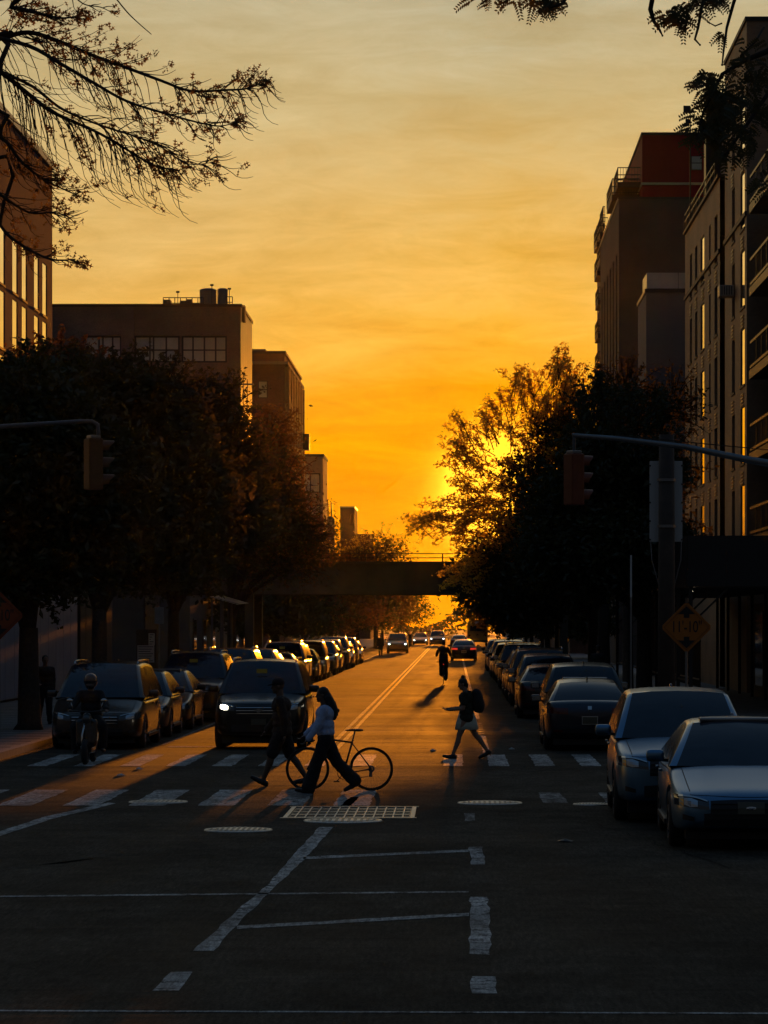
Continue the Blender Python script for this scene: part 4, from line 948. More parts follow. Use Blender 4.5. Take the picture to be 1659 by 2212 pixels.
# low wood closing the far end of the street
rng = np.random.default_rng(77); n = 9000
cx = rng.uniform(-140, 140, n); cyy = rng.uniform(640, 690, n); hh = (5.2 + 2.2*np.sin(cx*0.11) + 1.4*np.sin(cx*0.31+1)) + np.clip((np.abs(cx+2)-9)*0.22, -2.2, 5)
cz = rng.uniform(0.0, 1.0, n)**0.6*hh
tag(link_mesh('far_wood', leaf_mesh('far_wood', np.stack([cx, cyy, cz], 1), 1.3, rng), M['leaf']), 'dark low line of far trees closing the end of the street', 'trees', kind='stuff')

# ---- oak whose boughs reach in at upper left: trunk stands out of frame on the near left pavement
OK = thing('oak_tree', 'oak boughs with small spiky spring leaves reaching in at upper left', 'tree', (-10.4, 31, 0.13))
rnd = random.Random(5); rng = np.random.default_rng(5)
wood = MB(); tips = []
def P3(px, py, Y): return Vector((gx(px,Y)+10.4, Y-31, gz(py,Y)-0.13))
wood.tube([(0,0,-0.05),(0.05,0,2),(0.1,0,4.2),(0.3,0,6.4),(0.2,0.2,8.6)], [0.42,0.34,0.30,0.25,0.12], 12)
def bough(pts, r0, r1, Y=31.0, start=None):
    p = [P3(a, b, Y + rnd.uniform(-.25,.25)) for a, b in pts]
    if start is not None: p = [Vector(start)] + p
    n = len(p); rr = [r0+(r1-r0)*i/(n-1) for i in range(n)]
    q = []; qr = []
    for i in range(n-1):                                   # soften the polyline
        for k in range(4):
            t = k/4; a = p[max(i-1,0)]; b = p[i]; c = p[i+1]; d = p[min(i+2,n-1)]
            q.append(0.5*((2*b)+(c-a)*t+(2*a-5*b+4*c-d)*t*t+(3*b-a-3*c+d)*t**3)); qr.append(rr[i]+(rr[i+1]-rr[i])*t)
    q.append(p[-1]); qr.append(rr[-1]); wood.tube(q, qr, 6); return q
k_ = 0.3889                                                # crop (0..1659) to the 1659-wide reading
c2 = lambda l: [(a*k_, b*k_) for a, b in l]
B1 = bough(c2([(-200,260),(0,215),(160,180),(340,235),(520,310),(700,375),(900,450),(1060,505),(1250,500),(1380,490),(1480,440)]), 0.034, 0.006, 31.0, (0.25,0,6.6))
B2 = bough(c2([(-100,190),(160,255),(330,350),(520,460),(700,560),(900,625),(1100,680),(1220,700),(1330,675)]), 0.024, 0.004, 30.6)
B3 = bough(c2([(-240,270),(0,400),(130,500),(280,615),(440,690),(560,745),(720,840),(860,920),(1000,950)]), 0.032, 0.006, 31.3, (0.2,0,6.0))
B4 = bough(c2([(0,395),(180,480),(320,590),(440,650),(600,710),(760,760),(900,820),(1040,910),(1190,900)]), 0.018, 0.004, 31.4)
B5 = bough(c2([(-200,900),(0,1250),(120,1360),(280,1440),(420,1440)]), 0.03, 0.006, 31.0, (0.15,0,4.6))
B6 = bough(c2([(-250,700),(0,760),(120,900),(250,1000),(420,1080)]), 0.035, 0.006, 31.2, (0.15,0,5.2))
B7 = bough(c2([(-150,20),(60,40),(200,70),(330,100),(430,90)]), 0.04, 0.006, 30.8, (0.3,0,7.4))
B8 = bough(c2([(380,-60),(460,20),(560,40),(640,80)]), 0.008, 0.004, 30.5); B9 = bough(c2([(620,-40),(700,60),(760,120),(840,190)]), 0.008, 0.004, 30.7)
B10 = bough(c2([(-120,1000),(0,1080),(160,1180),(300,1180),(390,1210)]), 0.02, 0.005, 31.1)
def twig_set(B, n, ln, droop, leafy, side=(-1,1), frac=(0.12,1.0), grow=0.4):
    for k in range(n):
        t = rnd.uniform(*frac); i = min(len(B)-2, int(t*(len(B)-1))); s_ = B[i].lerp(B[i+1], rnd.random()); d = (B[min(i+2,len(B)-1)]-B[i]).normalized()
        a = rnd.choice(side)*rnd.uniform(0.15,0.9); dr = Vector((d.x*math.cos(a)-d.z*math.sin(a), rnd.uniform(-.5,.5), d.x*math.sin(a)+d.z*math.cos(a))).normalized()
        L = ln*rnd.uniform(0.45,1.2)*(1.15-.75*t); pts = [s_]; v = dr.copy()
        bend = rnd.uniform(.6,1.6)
        for q in range(8): v = (v + Vector((0.04,0,-droop*bend)) + Vector((rnd.uniform(-.16,.16),rnd.uniform(-.12,.12),rnd.uniform(-.16,.16)))).normalized() if q < 5 else (v+Vector((0.24,0,0.20*bend))).normalized(); pts.append(pts[-1]+v*L/8)
        wood.tube(pts, [0.006,0.0055,0.005,0.0045,0.004,0.0035,0.003,0.0026,0.002], 4)
        if rnd.random() < leafy:
            for f_ in (0.35, 0.6, 0.8, 1.0):
                if rnd.random() < 0.42: tips.append((pts[min(8,int(f_*8))], v.copy(), 1.0))
    return
twig_set(B1, 55, 0.62, -0.05, 0.85, (-1,1)); twig_set(B1, 60, 0.95, 0.42, 0.10, (-1,)); twig_set(B2, 38, 0.6, 0.05, 0.6); twig_set(B2, 25, 0.6, 0.3, 0.1, (-1,))
twig_set(B3, 42, 0.7, 0.12, 0.5); twig_set(B3, 75, 1.25, 0.40, 0.12, (-1,)); twig_set(B4, 60, 1.0, 0.15, 0.35, (-1,1), (0.3,1)); twig_set(B5, 30, 0.45, 0.05, 0.6); twig_set(B6, 40, 0.55, 0.05, 0.75); twig_set(B7, 32, 0.5, 0, 0.9); twig_set(B8, 6, 0.3, 0.1, 0.2); twig_set(B10, 30, 0.5, 0.05, 0.6)
for B in (B1, B2, B3, B4, B5, B6, B7):
    for i in range(len(B)//3, len(B)):
        if rnd.random() < 0.16: tips.append((B[i] + Vector((rnd.uniform(-.08,.08), rnd.uniform(-.1,.1), rnd.uniform(-.02,.12))), Vector((1,0,0.2)), 1.0))
    tips.append((B[-1], Vector((1,0,0.3)), 1.1))
wood.build('trunk', M['bark'], OK, True)
# spiky lobed leaves in rosettes at the twig ends
V, Fc = [], []
for p, v, s_ in tips:
    for k in range(rnd.randint(5,8)):
        d = Vector(rng.normal(size=3)); d = (d.normalized() + v*0.5 + Vector((0,0,-0.15))).normalized(); u = d.orthogonal().normalized(); u.rotate(Matrix.Rotation(rnd.uniform(0,6.28),3,d))
        L = rnd.uniform(0.055,0.105)*s_; o = p + Vector((rnd.uniform(-.04,.04),rnd.uniform(-.04,.04),rnd.uniform(-.04,.04))); b = len(V)
        prof = [(0,0.02),(0.25,0.05),(0.34,0.26),(0.44,0.07),(0.56,0.05),(0.70,0.30),(0.74,0.06),(1.0,0.0)]
        for t, w in prof: V.append(o + d*(t*L) + u*(w*L))
        for t, w in reversed(prof[:-1]): V.append(o + d*(t*L) - u*(w*L))
        n2 = len(prof); tot = 2*n2-1
        for i in range(n2-2): Fc.append((b+i, b+i+1, b+tot-2-i, b+tot-1-i))
        Fc.append((b+n2-2, b+n2-1, b+n2))
me = bpy.data.meshes.new('crown'); me.from_pydata([tuple(x) for x in V], [], Fc); me.update()
link_mesh('crown', me, M['leaf_oak'], OK)

# ---- locust with feathery compound leaves hanging in at upper right; trunk on the near right pavement, out of frame
LC = thing('locust_tree', 'locust boughs with feathery compound leaves hanging in at upper right', 'tree', (5.9, 28, 0.13))
wood = MB(); V, Fc = [], []
def Q3(px, py, Y=28.0): return Vector((gx(px,Y)-5.9, Y-28, gz(py,Y)-0.13))
wood.tube([(0,0,-0.05),(-0.05,0,2.4),(-0.15,0,5.0),(-0.5,0,7.4),(-0.9,0,9.2)], [0.3,0.24,0.2,0.14,0.06], 10)
def lb(pts, r0, r1, start=None):
    p = [Q3(a, b, 28+rnd.uniform(-.2,.2)) for a, b in pts]
    if start: p = [Vector(start)] + p
    wood.tube(p, [r0+(r1-r0)*i/(len(p)-1) for i in range(len(p))], 6)
    for q in p[1:]: wood.sphere(q, r1*1.7, 6, 4)
    return p
b1 = lb([(1640,-120),(1500,-90),(1420,-60),(1405,20),(1412,45),(1425,65),(1431,77)], 0.05, 0.006, (-0.5,0,7.4))
b2 = lb([(1620,-80),(1530,-60),(1515,20),(1508,60),(1501,85),(1512,97)], 0.03, 0.006, (-0.55,0,7.5))
b3 = lb([(1650,-60),(1600,-40),(1585,5),(1570,60),(1563,110),(1560,140)], 0.03, 0.007, (-0.5,0,7.3))
b4 = lb([(1500,-90),(1300,-80),(1240,-30),(1215,8),(1180,18),(1165,25)], 0.03, 0.006)
b5 = lb([(1180,-70),(1130,-30),(1060,-8),(1040,8)], 0.015, 0.005)
b6 = lb([(1720,60),(1660,110),(1610,130),(1560,160),(1520,240),(1505,300)], 0.04, 0.008, (-0.3,0,6.4))
b7 = lb([(1700,140),(1620,260),(1570,330),(1540,345)], 0.025, 0.007); b8 = lb([(1650,60),(1632,90),(1600,120)], 0.012, 0.006); b9 = lb([(1560,50),(1545,56),(1530,48)], 0.008, 0.005)
wood.build('trunk', M['bark'], LC, True)
def frond(p, d, L, seedn):
    d = d.normalized(); u = d.cross(Vector((rnd.uniform(-.4,.4), 1, rnd.uniform(-.4,.4)))).normalized(); n = 7
    for k in range(1, n+1):
        t = k/n; c = p + d*(L*t) + Vector((0,0,-0.35*L*t*t)); l = L*0.40*(1-0.35*t)
        for s_ in (-1, 1):
            e = (u*s_ + d*0.55 + Vector((0,0,-0.25))).normalized(); w = e.cross(Vector((0,1,0))); w = (w.normalized() if w.length > .01 else Vector((1,0,0)))*l*0.24; b = len(V)
            V.extend([c, c+e*l*0.5+w, c+e*l, c+e*l*0.5-w]); Fc.append((b,b+1,b+2,b+3))
def fronds(px, py, n, spread, L=0.12):
    for k in range(n):
        o = Q3(px+rnd.gauss(0,spread), py+rnd.gauss(0,spread*0.8), 28+rnd.uniform(-.4,.4)); a = rnd.uniform(0, 6.28)
        frond(o, Vector((math.cos(a), rnd.uniform(-.4,.4), math.sin(a)*0.6-0.45)), L*rnd.uniform(0.7,1.3), k)
for px, py, n, sp in ((1175,8,12,8),(1200,0,10,10),(1155,0,8,9),(1050,-4,8,10),(1110,-6,6,8),(1465,40,16,10),(1450,35,10,8),(1490,10,16,12),(1525,0,14,10),(1555,-10,12,10),(1560,70,4,4),
                      (1530,190,24,12),(1555,215,34,18),(1525,165,14,9),(1548,262,34,17),(1580,250,30,20),(1600,180,26,24),(1630,130,26,24),(1518,285,24,12),(1560,310,28,18),(1640,230,22,20),(1610,310,18,20),(1650,400,12,10)):
    fronds(px, py, n, sp)
me = bpy.data.meshes.new('crown'); me.from_pydata([tuple(x) for x in V], [], Fc); me.update()
link_mesh('crown', me, M['leaf'], LC)

# ------------------------------------------------------------------ signals, poles, signs
def signal_head(T, c, rz, m):
    """three section head with hooded lenses, seen from behind and the side"""
    Rz = Matrix.Rotation(rz, 3, 'Z'); c = Vector(c)
    def xf(mb): mb.v = [tuple(Rz @ Vector(p) + c) for p in mb.v]; return mb
    body = xf(MB().bbox((0,0,-0.53), (0.34,0.30,1.06), 0.03)).build('signal_head', M[m], T)
    for i in range(3):
        z = -0.18 - 0.35*i
        h = MB(); n = 14; r = 0.15
        for k in range(n+1):
            a = R(-25) + R(230)*k/n
            for rr, yy in ((r, 0.15), (r, 0.15+0.30*(0.45+0.55*max(0,math.sin(a)))), (r-0.012, 0.15+0.30*(0.45+0.55*max(0,math.sin(a)))), (r-0.012, 0.15)):
                h.v.append((rr*math.cos(a), yy, z + rr*math.sin(a)))
        for k in range(n):
            for j in range(4): h.f.append((k*4+j, k*4+(j+1)%4, (k+1)*4+(j+1)%4, (k+1)*4+j))
        xf(h).build('visor', M[m], body)
        xf(MB().lathe([(0,0.15),(0.06,0.165),(0.12,0.155),(0.13,0.148)], 16, 'y', (0,0.01,z))).build('lens', M['glass'], body)
        xf(MB().box(-0.15,0.15,-0.158,-0.151,z-0.155,z+0.155)).build('door', M[m], body)
    xf(MB().bbox((0,0,0.03),(0.26,0.22,0.07),0.02)).build('cap', M['steel'], T)
YS = 63.0
sl = thing('traffic_signal', 'yellow brown traffic signal on a mast arm at the left', 'traffic light', (-10.6, YS, 0.13))
hx = gx(197,YS)+10.6; hz = gz(945,YS)-0.13
ctop = hz + 0.30
MB().tube([(0,0,0),(0,0,0.3),(0,0,7.3)], [0.13,0.11,0.085], 12).build('pole', M['grey_paint'], sl, True)
MB().tube([(0,0,6.3),(1.2,0,hz+0.22),(hx-0.25,0,hz+0.33),(hx+0.02,0,hz+0.33),(hx+0.13,0,hz+0.27),(hx+0.15,0,hz+0.1),(hx+0.15,0,hz)], [0.06,0.05,0.042,0.042,0.042,0.042,0.042], 8).build('mast_arm', M['grey_paint'], sl, True)
signal_head(sl, (hx+0.05,0,hz-0.02), R(-62), 'signal_yellow')
sr = thing('traffic_signal', 'orange red traffic signal on a long sagging mast arm at the right', 'traffic light', (7.9, YS, 0.13))
hx = gx(1240,YS)-7.9; hz = gz(980,YS)-0.13
MB().tube([(0,0,0),(0,0,0.3),(0,0,7.0)], [0.15,0.12,0.09], 12).build('pole', M['grey_paint'], sr, True)
MB().tube([(0,0,gz(1028,YS)-0.13),(gx(1600,YS)-7.9,0,gz(990,YS)-0.13),(gx(1480,YS)-7.9,0,gz(965,YS)-0.13),(gx(1340,YS)-7.9,0,gz(948,YS)-0.13),(gx(1236,YS)-7.9,0,gz(940,YS)-0.13)], [0.095,0.075,0.062,0.055,0.045], 10).build('mast_arm', M['steel'], sr, True)
MB().beam((0,0,gz(1000,YS)),(gx(1330,YS)-7.9,0,gz(940,YS)-0.13),0.02,0.02).build('guy_wire', M['dark_iron'], sr)
MB().tube([(hx,0,gz(940,YS)-0.13),(hx,0,hz)], 0.035, 8).build('hanger', M['grey_paint'], sr)
signal_head(sr, (hx,0,hz), R(-58), 'signal_orange')
YP = 66.0; xp_ = gx(1440,YP)
up = thing('utility_pole', 'thick dark wooden pole carrying a tall pale double board at right', 'pole', (xp_, YP, 0.13))
MB().tube([(0,0,-0.05),(0,0,3),(0,0,gz(952,YP))], [0.20,0.185,0.165], 14).build('shaft', M['wood_dark'], up, True)
for s_ in (-1, 1):
    bd = MB().bbox((s_*0.255,0.20,(gz(995,YP)+gz(1170,YP))/2-0.13), (0.20,0.03,gz(995,YP)-gz(1170,YP)), 0.008).build('board', M['paper'], up)
    rv = MB()
    for k in range(5): rv.sphere((s_*0.345, 0.18, gz(1165-k*40,YP)-0.13), 0.02, 8, 5)
    rv.build('rivets', M['dark_iron'], bd)
    MB().tube([(s_*0.33,0.2,gz(1170,YP)-0.13),(s_*0.31,0.1,gz(1210,YP)-0.13),(s_*0.15,0,gz(1270,YP)-0.13)], 0.012, 5).build('stay', M['steel'], up)
for k in range(2): MB().lathe([(0.2,0),(0.2,0.06)], 16, 'z', (0,0,gz(1040+k*100,YP)-0.13)).build('band', M['steel'], up)

def text_mesh(s_, size, depth=0.002, extr=True):
    cu = bpy.data.curves.new('txt', 'FONT'); cu.body = s_; cu.size = size; cu.align_x = 'CENTER'; cu.align_y = 'CENTER'; cu.extrude = depth; cu.space_character = 0.95
    o = bpy.data.objects.new('txt', cu); col.objects.link(o); dg = bpy.context.evaluated_depsgraph_get()
    me = bpy.data.meshes.new_from_object(o.evaluated_get(dg)); bpy.data.objects.remove(o); return me
def clearance_sign(x, y, z, label, face='orange_sign'):
    T = thing('clearance_sign', label, 'sign', (x, y, 0.13)); h = 0.54; z -= 0.13
    MB().tube([(0,0.05,0),(0,0.05,z+h-0.1)], 0.03, 8).build('post', M['steel'], T)
    d = MB(); r_ = []
    for k in range(4):
        a = math.pi/2*k
        for e in (-0.12, 0.12): r_.append((math.cos(a)*(h-0.03)-math.sin(a)*e*0.35, math.sin(a)*(h-0.03)+math.cos(a)*e*0.35))
    n = len(r_); d.v = [(p[0],-0.006,z+p[1]) for p in r_] + [(p[0],0.006,z+p[1]) for p in r_]
    d.f = [tuple(range(n)), tuple(range(2*n-1,n-1,-1))] + [(i,n+i,n+(i+1)%n,(i+1)%n) for i in range(n)]
    pl = d.build('plate', M[face], T)
    me = text_mesh('11\'-10"', 0.30); o = link_mesh('lettering', me, M['sign_black'], pl); o.rotation_euler = (R(90),0,0); o.location = (0,-0.010,z-0.0); o.scale = (0.82,1.15,1)
    for s_ in (-1, 1):
        a = MB(); b = z + s_*0.30; a.v = [(p[0],yy,b+s_*p[1]) for yy in (-0.011,-0.007) for p in ((-0.06,-0.10),(0.06,-0.10),(0.06,-0.02),(0.18,-0.02),(0.0,0.15),(-0.18,-0.02),(-0.06,-0.02))]
        a.f = [(0,1,2,6),(3,4,5),(2,3,5,6),(7,8,9,13),(10,11,12),(9,10,12,13)]; a.build('arrow', M['sign_black'], pl)
    bo = MB(); q = h-0.06
    P4_ = [(q,0),(0,q),(-q,0),(0,-q)]
    for i in range(4): bo.beam((P4_[i][0],-0.009,z+P4_[i][1]), (P4_[(i+1)%4][0],-0.009,z+P4_[(i+1)%4][1]), 0.018, 0.004)
    bo.build('border', M['sign_black'], pl)
clearance_sign(gx(1483,65), 65, gz(1355,65), 'orange diamond clearance sign reading 11 foot 10 on the right')
clearance_sign(gx(-3,66), 66, gz(1330,66), 'dark red orange diamond clearance sign cut by the left edge', 'dark_sign')
# slender posts with parking plates
for px, Y, top, lab in ((344, 100, 1310, 'slim sign post behind the parked minivan catching light'), (1363, 80, 1220, 'slim street sign post with a tall pale plate by the right kerb'), (1299, 120, 1455*0.96, 'thin post among the right pavement shadows')):
    T = thing('sign_post', lab, 'post', (gx(px,Y), Y, 0.13)); zt = gz(top,Y)-0.13
    MB().tube([(0,0,0),(0,0,zt)], 0.028, 8).build('post', M['steel'], T)
    MB().bbox((0,-0.035,zt-0.3),(0.05 if px==1363 else 0.3,0.012,0.55 if px != 1363 else 1.1),0.004).build('plate', M['paper'] if px==1363 else M['steel'], T)
# wrought fence by the right pavement
fe = thing('iron_fence', 'dark iron railing behind the parked cars on the right pavement', 'fence', (9.6, 122, 0.13))
for k in range(40): MB().box(9.58, 9.62, 119+k*0.55, 119.04+k*0.55, 0.13, 2.1).build('bar', M['dark_iron'], fe, world=True)
for z in (0.4, 1.9): MB().box(9.565, 9.635, 119, 141, z, z+0.06).build('rail', M['dark_iron'], fe, world=True)
# ------------------------------------------------------------------ cars
def paint(name, c, metal=0.6):
    m = mat(name, c, 0.34, metal, 0.5, coat=1.0); m.node_tree.nodes['Principled BSDF'].inputs['Coat Roughness'].default_value = 0.18; return m
PAINT = {'black': paint('black_car_paint', (0.012,0.012,0.013)), 'charcoal': paint('charcoal_car_paint', (0.04,0.04,0.043)), 'navy': paint('navy_car_paint', (0.012,0.018,0.035)),
         'grey': paint('grey_car_paint', (0.12,0.12,0.125)), 'silver': paint('silver_car_paint', (0.34,0.35,0.36), 0.9), 'white': paint('white_car_paint', (0.62,0.64,0.66), 0.0),
         'pale_blue': paint('pale_silver_blue_paint', (0.10,0.24,0.40), 0.9), 'red': paint('dark_red_car_paint', (0.12,0.012,0.012)), 'brown': paint('brown_car_paint', (0.06,0.04,0.03))}
M['car_glass'] = mat('car_glass', (0.005,0.014,0.030), 0.05, 0, 0.6)
M['dusty_glass'] = mat('dusty_side_glass', (0.010,0.012,0.014), 0.27, 0, 0.8)
M['rubber'] = mat('tyre_rubber', (0.018,0.018,0.018), 0.75)
M['alloy'] = mat('alloy_rim', (0.35,0.35,0.36), 0.3, 0.9)
M['plastic'] = mat('black_plastic', (0.018,0.018,0.02), 0.5)
M['chrome'] = mat('chrome', (0.62,0.62,0.62), 0.12, 1.0)
M['head_off'] = mat('headlamp_lens', (0.05,0.055,0.06), 0.06, 0.0, 0.9)
M['lamp_bowl'] = mat('lamp_reflector', (0.5,0.52,0.55), 0.12, 0.9)
M['head_on'] = mat('lit_headlamp', (1,0.95,0.8), 0.3, emit=(1.0,0.92,0.7), estr=22)
M['head_on_far'] = mat('lit_far_headlamp', (1,0.95,0.9), 0.3, emit=(0.9,0.95,1.0), estr=7)
M['tail_off'] = mat('tail_lens', (0.10,0.006,0.005), 0.1, 0, 0.7)
M['tail_on'] = mat('lit_tail_lens', (0.4,0.01,0.01), 0.2, emit=(1.0,0.06,0.03), estr=0.5)
M['plate'] = mat('number_plate', (0.10,0.09,0.06), 0.4); M['plate_frame'] = mat('plate_frame', (0.55,0.55,0.55), 0.3, 0.7)

KIND = {
 'sedan':   dict(L=4.85, W=1.86, H=1.44, r=0.335, wb=2.80, ov=0.95, hf=0.70, hc=0.98, belt=0.93, deck=1.06, cowl=1.42, at=2.22, rt=3.55, rb=4.42, clr=0.20, crown=0.06, rails=False),
 'hatch':   dict(L=4.30, W=1.79, H=1.50, r=0.325, wb=2.62, ov=0.85, hf=0.76, hc=1.00, belt=0.97, deck=1.02, cowl=1.15, at=1.95, rt=3.55, rb=4.18, clr=0.20, crown=0.06, rails=False),
 'suv':     dict(L=4.62, W=1.87, H=1.70, r=0.365, wb=2.67, ov=0.90, hf=0.93, hc=1.14, belt=1.08, deck=1.12, cowl=1.18, at=1.95, rt=4.02, rb=4.52, clr=0.26, crown=0.07, rails=True),
 'big_suv': dict(L=4.95, W=1.95, H=1.82, r=0.39,  wb=2.86, ov=0.95, hf=1.02, hc=1.20, belt=1.14, deck=1.18, cowl=1.22, at=1.88, rt=4.50, rb=4.86, clr=0.28, crown=0.07, rails=True),
 'minivan': dict(L=5.08, W=1.97, H=1.77, r=0.345, wb=3.03, ov=0.98, hf=0.82, hc=1.12, belt=1.04, deck=1.10, cowl=1.05, at=2.02, rt=4.60, rb=5.00, clr=0.20, crown=0.08, rails=True),
}
def body_shell(k):
    L, hw = k['L'], k['W']/2
    ts = [0, .006, .018, .04, .07, .11, .16, .21, .26, .31, .38, .46, .54, .62, .70, .77, .83, .88, .925, .955, .978, .992, 1]
    wt = ([0,.006,.018,.04,.07,.11,.18,.3,.7,.85,.925,.955,.978,.992,1], [.66,.74,.82,.885,.93,.965,.99,1,1,.985,.95,.915,.87,.80,.72])
    tc, tb = k['cowl']/L, k['rb']/L
    zt = ([0,.006,.018,.045,.09,tc,tc+.06,tb,tb+.02,.965,.985,.994,1], [k['hf']-.20,k['hf']-.12,k['hf']-.055,k['hf'],k['hf']+.045,k['hc'],k['belt']+.02,k['deck']+(0 if k['rb']/L<.95 else .0),k['deck'],k['deck']-.02,k['deck']-.09,k['deck']-.17,k['deck']-.26])
    zl = ([0,.006,.018,.05,.12,.88,.95,.985,1], [.34,.29,.25,k['clr']+.01,k['clr'],k['clr'],k['clr']+.03,.32,.40])
    order = sorted(range(len(zt[0])), key=lambda i: zt[0][i]); zt = ([zt[0][i] for i in order], [zt[1][i] for i in order])
    m = MB(); rows = []
    for t in ts:
        y = -L/2 + t*L; w = hw*np.interp(t, *wt); a = np.interp(t, *zl); b = np.interp(t, *zt); cr = k['crown']*min(1, 4*min(t, 1-t)+.25); s = b - cr; h = s - a
        half = [(0,a),(.72*w,a),(.92*w,a+.025),(.972*w,a+.10*h),(.992*w,a+.30*h),(w,a+.52*h),(.997*w,a+.70*h),(.975*w,a+.84*h),(.962*w,a+.93*h),(.93*w,s),(.86*w,s+.25*cr),(.62*w,s+.70*cr),(.32*w,s+.94*cr),(0,b)]
        ring = half + [(-x, z) for x, z in reversed(half[1:-1])]; rows.append([(x, y, z) for x, z in ring])
    n = len(rows[0])
    for r_ in rows: m.v += r_
    for i in range(len(rows)-1):
        for j in range(n): m.f.append((i*n+j, i*n+(j+1)%n, (i+1)*n+(j+1)%n, (i+1)*n+j))
    m.f.append(tuple(range(n))); m.f.append(tuple((len(rows)-1)*n+j for j in range(n-1,-1,-1)))
    bm = bmesh.new(); me = m.mesh('b'); bm.from_mesh(me); bmesh.ops.recalc_face_normals(bm, faces=bm.faces); bm.to_mesh(me); bm.free()
    me = evaluated(me, [('SUBSURF', dict(levels=1, render_levels=1))])
    # wheel arches cut out
    yw = (-L/2 + k['ov'], -L/2 + k['ov'] + k['wb']); cut = MB(); rr = k['r']*1.14
    for y in yw:
        for s in (-1, 1):
            prof = [(0, s*(hw-.30)), (rr, s*(hw-.30)), (rr, s*(hw+.2)), (0, s*(hw+.2))]
            cut.lathe([(max(a,1e-4), b) for a, b in prof], 28, 'x', (0, y, k['r']))
    cme = cut.mesh('c'); bm = bmesh.new(); bm.from_mesh(cme); bmesh.ops.remove_doubles(bm, verts=bm.verts, dist=1e-3); bmesh.ops.recalc_face_normals(bm, faces=bm.faces); bm.to_mesh(cme); bm.free()
    co = bpy.data.objects.new('cut', cme); col.objects.link(co)
    out = evaluated(me, [('BOOLEAN', dict(operation='DIFFERENCE', object=co, solver='EXACT'))])
    bpy.data.objects.remove(co)
    return out, me, yw
def greenhouse(k):
    """roof shell and glass from one lofted grid; returns dict name -> MB"""
    L, hw = k['L'], k['W']/2; zb = k['belt']; zr = k['H']; y0 = -L/2
    yc, ya, yr, yb = y0+k['cowl'], y0+k['at'], y0+k['rt'], y0+k['rb']
    st = []
    zc = k['hc']-.05; zd = k['deck']-.03
    for t in (0, .12, .35, .6, .82, .94): st.append((yc+(ya-yc)*t, zc+(zr-.045-zc)*(t + .10*math.sin(math.pi*t)*.6)))
    st.append((ya+.02, zr-.035))
    for t in (.08, .25, .45, .62, .8, .94): st.append((ya+.02+(yr-ya)*t, zr-.035+.035*math.sin(math.pi*min(1,t*1.05))-.03*max(0,t-.7)/.3))
    zre = st[-1][1]
    for t in (.06, .2, .45, .7, .88, 1.0): st.append((yr+(yb-yr)*t, zre+(zd-zre)*(t-.12*math.sin(math.pi*t))))
    side_b = .945*hw; roof_w = (.66 if k['H'] < 1.55 else .74)*hw
    rows = []
    for y, z in st:
        base = zb-.02; f = max(.02, min(1, (z-base)/(zr-base))); wt_ = side_b + (roof_w-side_b)*f; cr = .045*min(1, f*1.5)
        yo = 0
        cols = []
        for s in (-1, 1):
            pts = [(side_b, base), (side_b-.008+(wt_-side_b)*.08, base+(z-base)*.09), (side_b+(wt_-side_b)*.50+.028, base+(z-base)*.52), (wt_+.012, base+(z-base)*.90), (wt_-.012, z-.012*min(1,f*3)), (wt_-.075, z+.012*f), (wt_*.52, z+cr*.8), (0, z+cr)]
            cols.append([(s*x, y, q) for x, q in pts])
        row = cols[0] + cols[1][-2::-1]
        front = max(0, min(1, (ya-y)/(ya-yc))); rear = max(0, min(1, (y-yr)/(yb-yr)))
        out = []
        for x, yy, q in row:
            u = 1-(x/side_b)**2; out.append((x, yy - .16*u*front + .10*u*rear, q))
        rows.append(out)
    n = len(rows[0]); parts = {}
    pillar = 0.05
    lo, hi = yc+(ya-yc)*.40, yr+(yb-yr)*.55 if k['H'] < 1.55 else yr+(yb-yr)*.35
    bp = (ya + (yr-ya)*.30, ya+(yr-ya)*.84)
    for i in range(len(rows)-1):
        ym = (st[i][0]+st[i+1][0])/2
        for j in range(n-1):
            jj = j if j < 7 else 13-j
            name = 'roof'
            if jj in (1, 2) and lo-.3 < ym < hi:
                seg = 0 if ym < bp[0]-.02 else (1 if ym < bp[1] else 2)
                near = min(abs(ym-b) for b in bp)
                name = 'side_window_%d_%s' % (seg, 'l' if j < 7 else 'r')
            elif jj >= 5 and i < 6: name = 'windscreen'
            elif jj >= 5 and i >= 13 and i < 17+1: name = 'rear_window'
            pm = parts.setdefault(name, MB()); a = len(pm.v); pm.v += [rows[i][j], rows[i][j+1], rows[i+1][j+1], rows[i+1][j]]; pm.f.append((a, a+1, a+2, a+3))
    cap = parts['roof']
    pb = MB()
    for yy in bp:                                        # door pillars over the glass
        for s in (-1, 1):
            f = 1.0; a = []
            for t in (.06, .5, .92):
                z = zb-.02+(zr-.03-zb)*t; x = side_b+(roof_w-side_b)*t+(.030 if t == .5 else .010); a.append((s*x, z))
            for (x1, z1), (x2, z2) in zip(a, a[1:]): pb.add([(x1+s*.006,yy-.045,z1),(x1+s*.006,yy+.045,z1),(x2+s*.006,yy+.04,z2),(x2+s*.006,yy-.04,z2)], [(0,1,2,3)])
    parts['pillar'] = pb
    for nm, pm in parts.items():                          # weld and orient
        me = pm.mesh(nm); bm = bmesh.new(); bm.from_mesh(me); bmesh.ops.remove_doubles(bm, verts=bm.verts, dist=1e-4)
        for f in bm.faces:
            c = f.calc_center_median(); 
            if f.normal.dot(c - Vector((0, c.y*.6, zb-.3))) < 0: f.normal_flip()
        for f in bm.faces: f.smooth = True
        bm.to_mesh(me); bm.free(); parts[nm] = me
    return parts
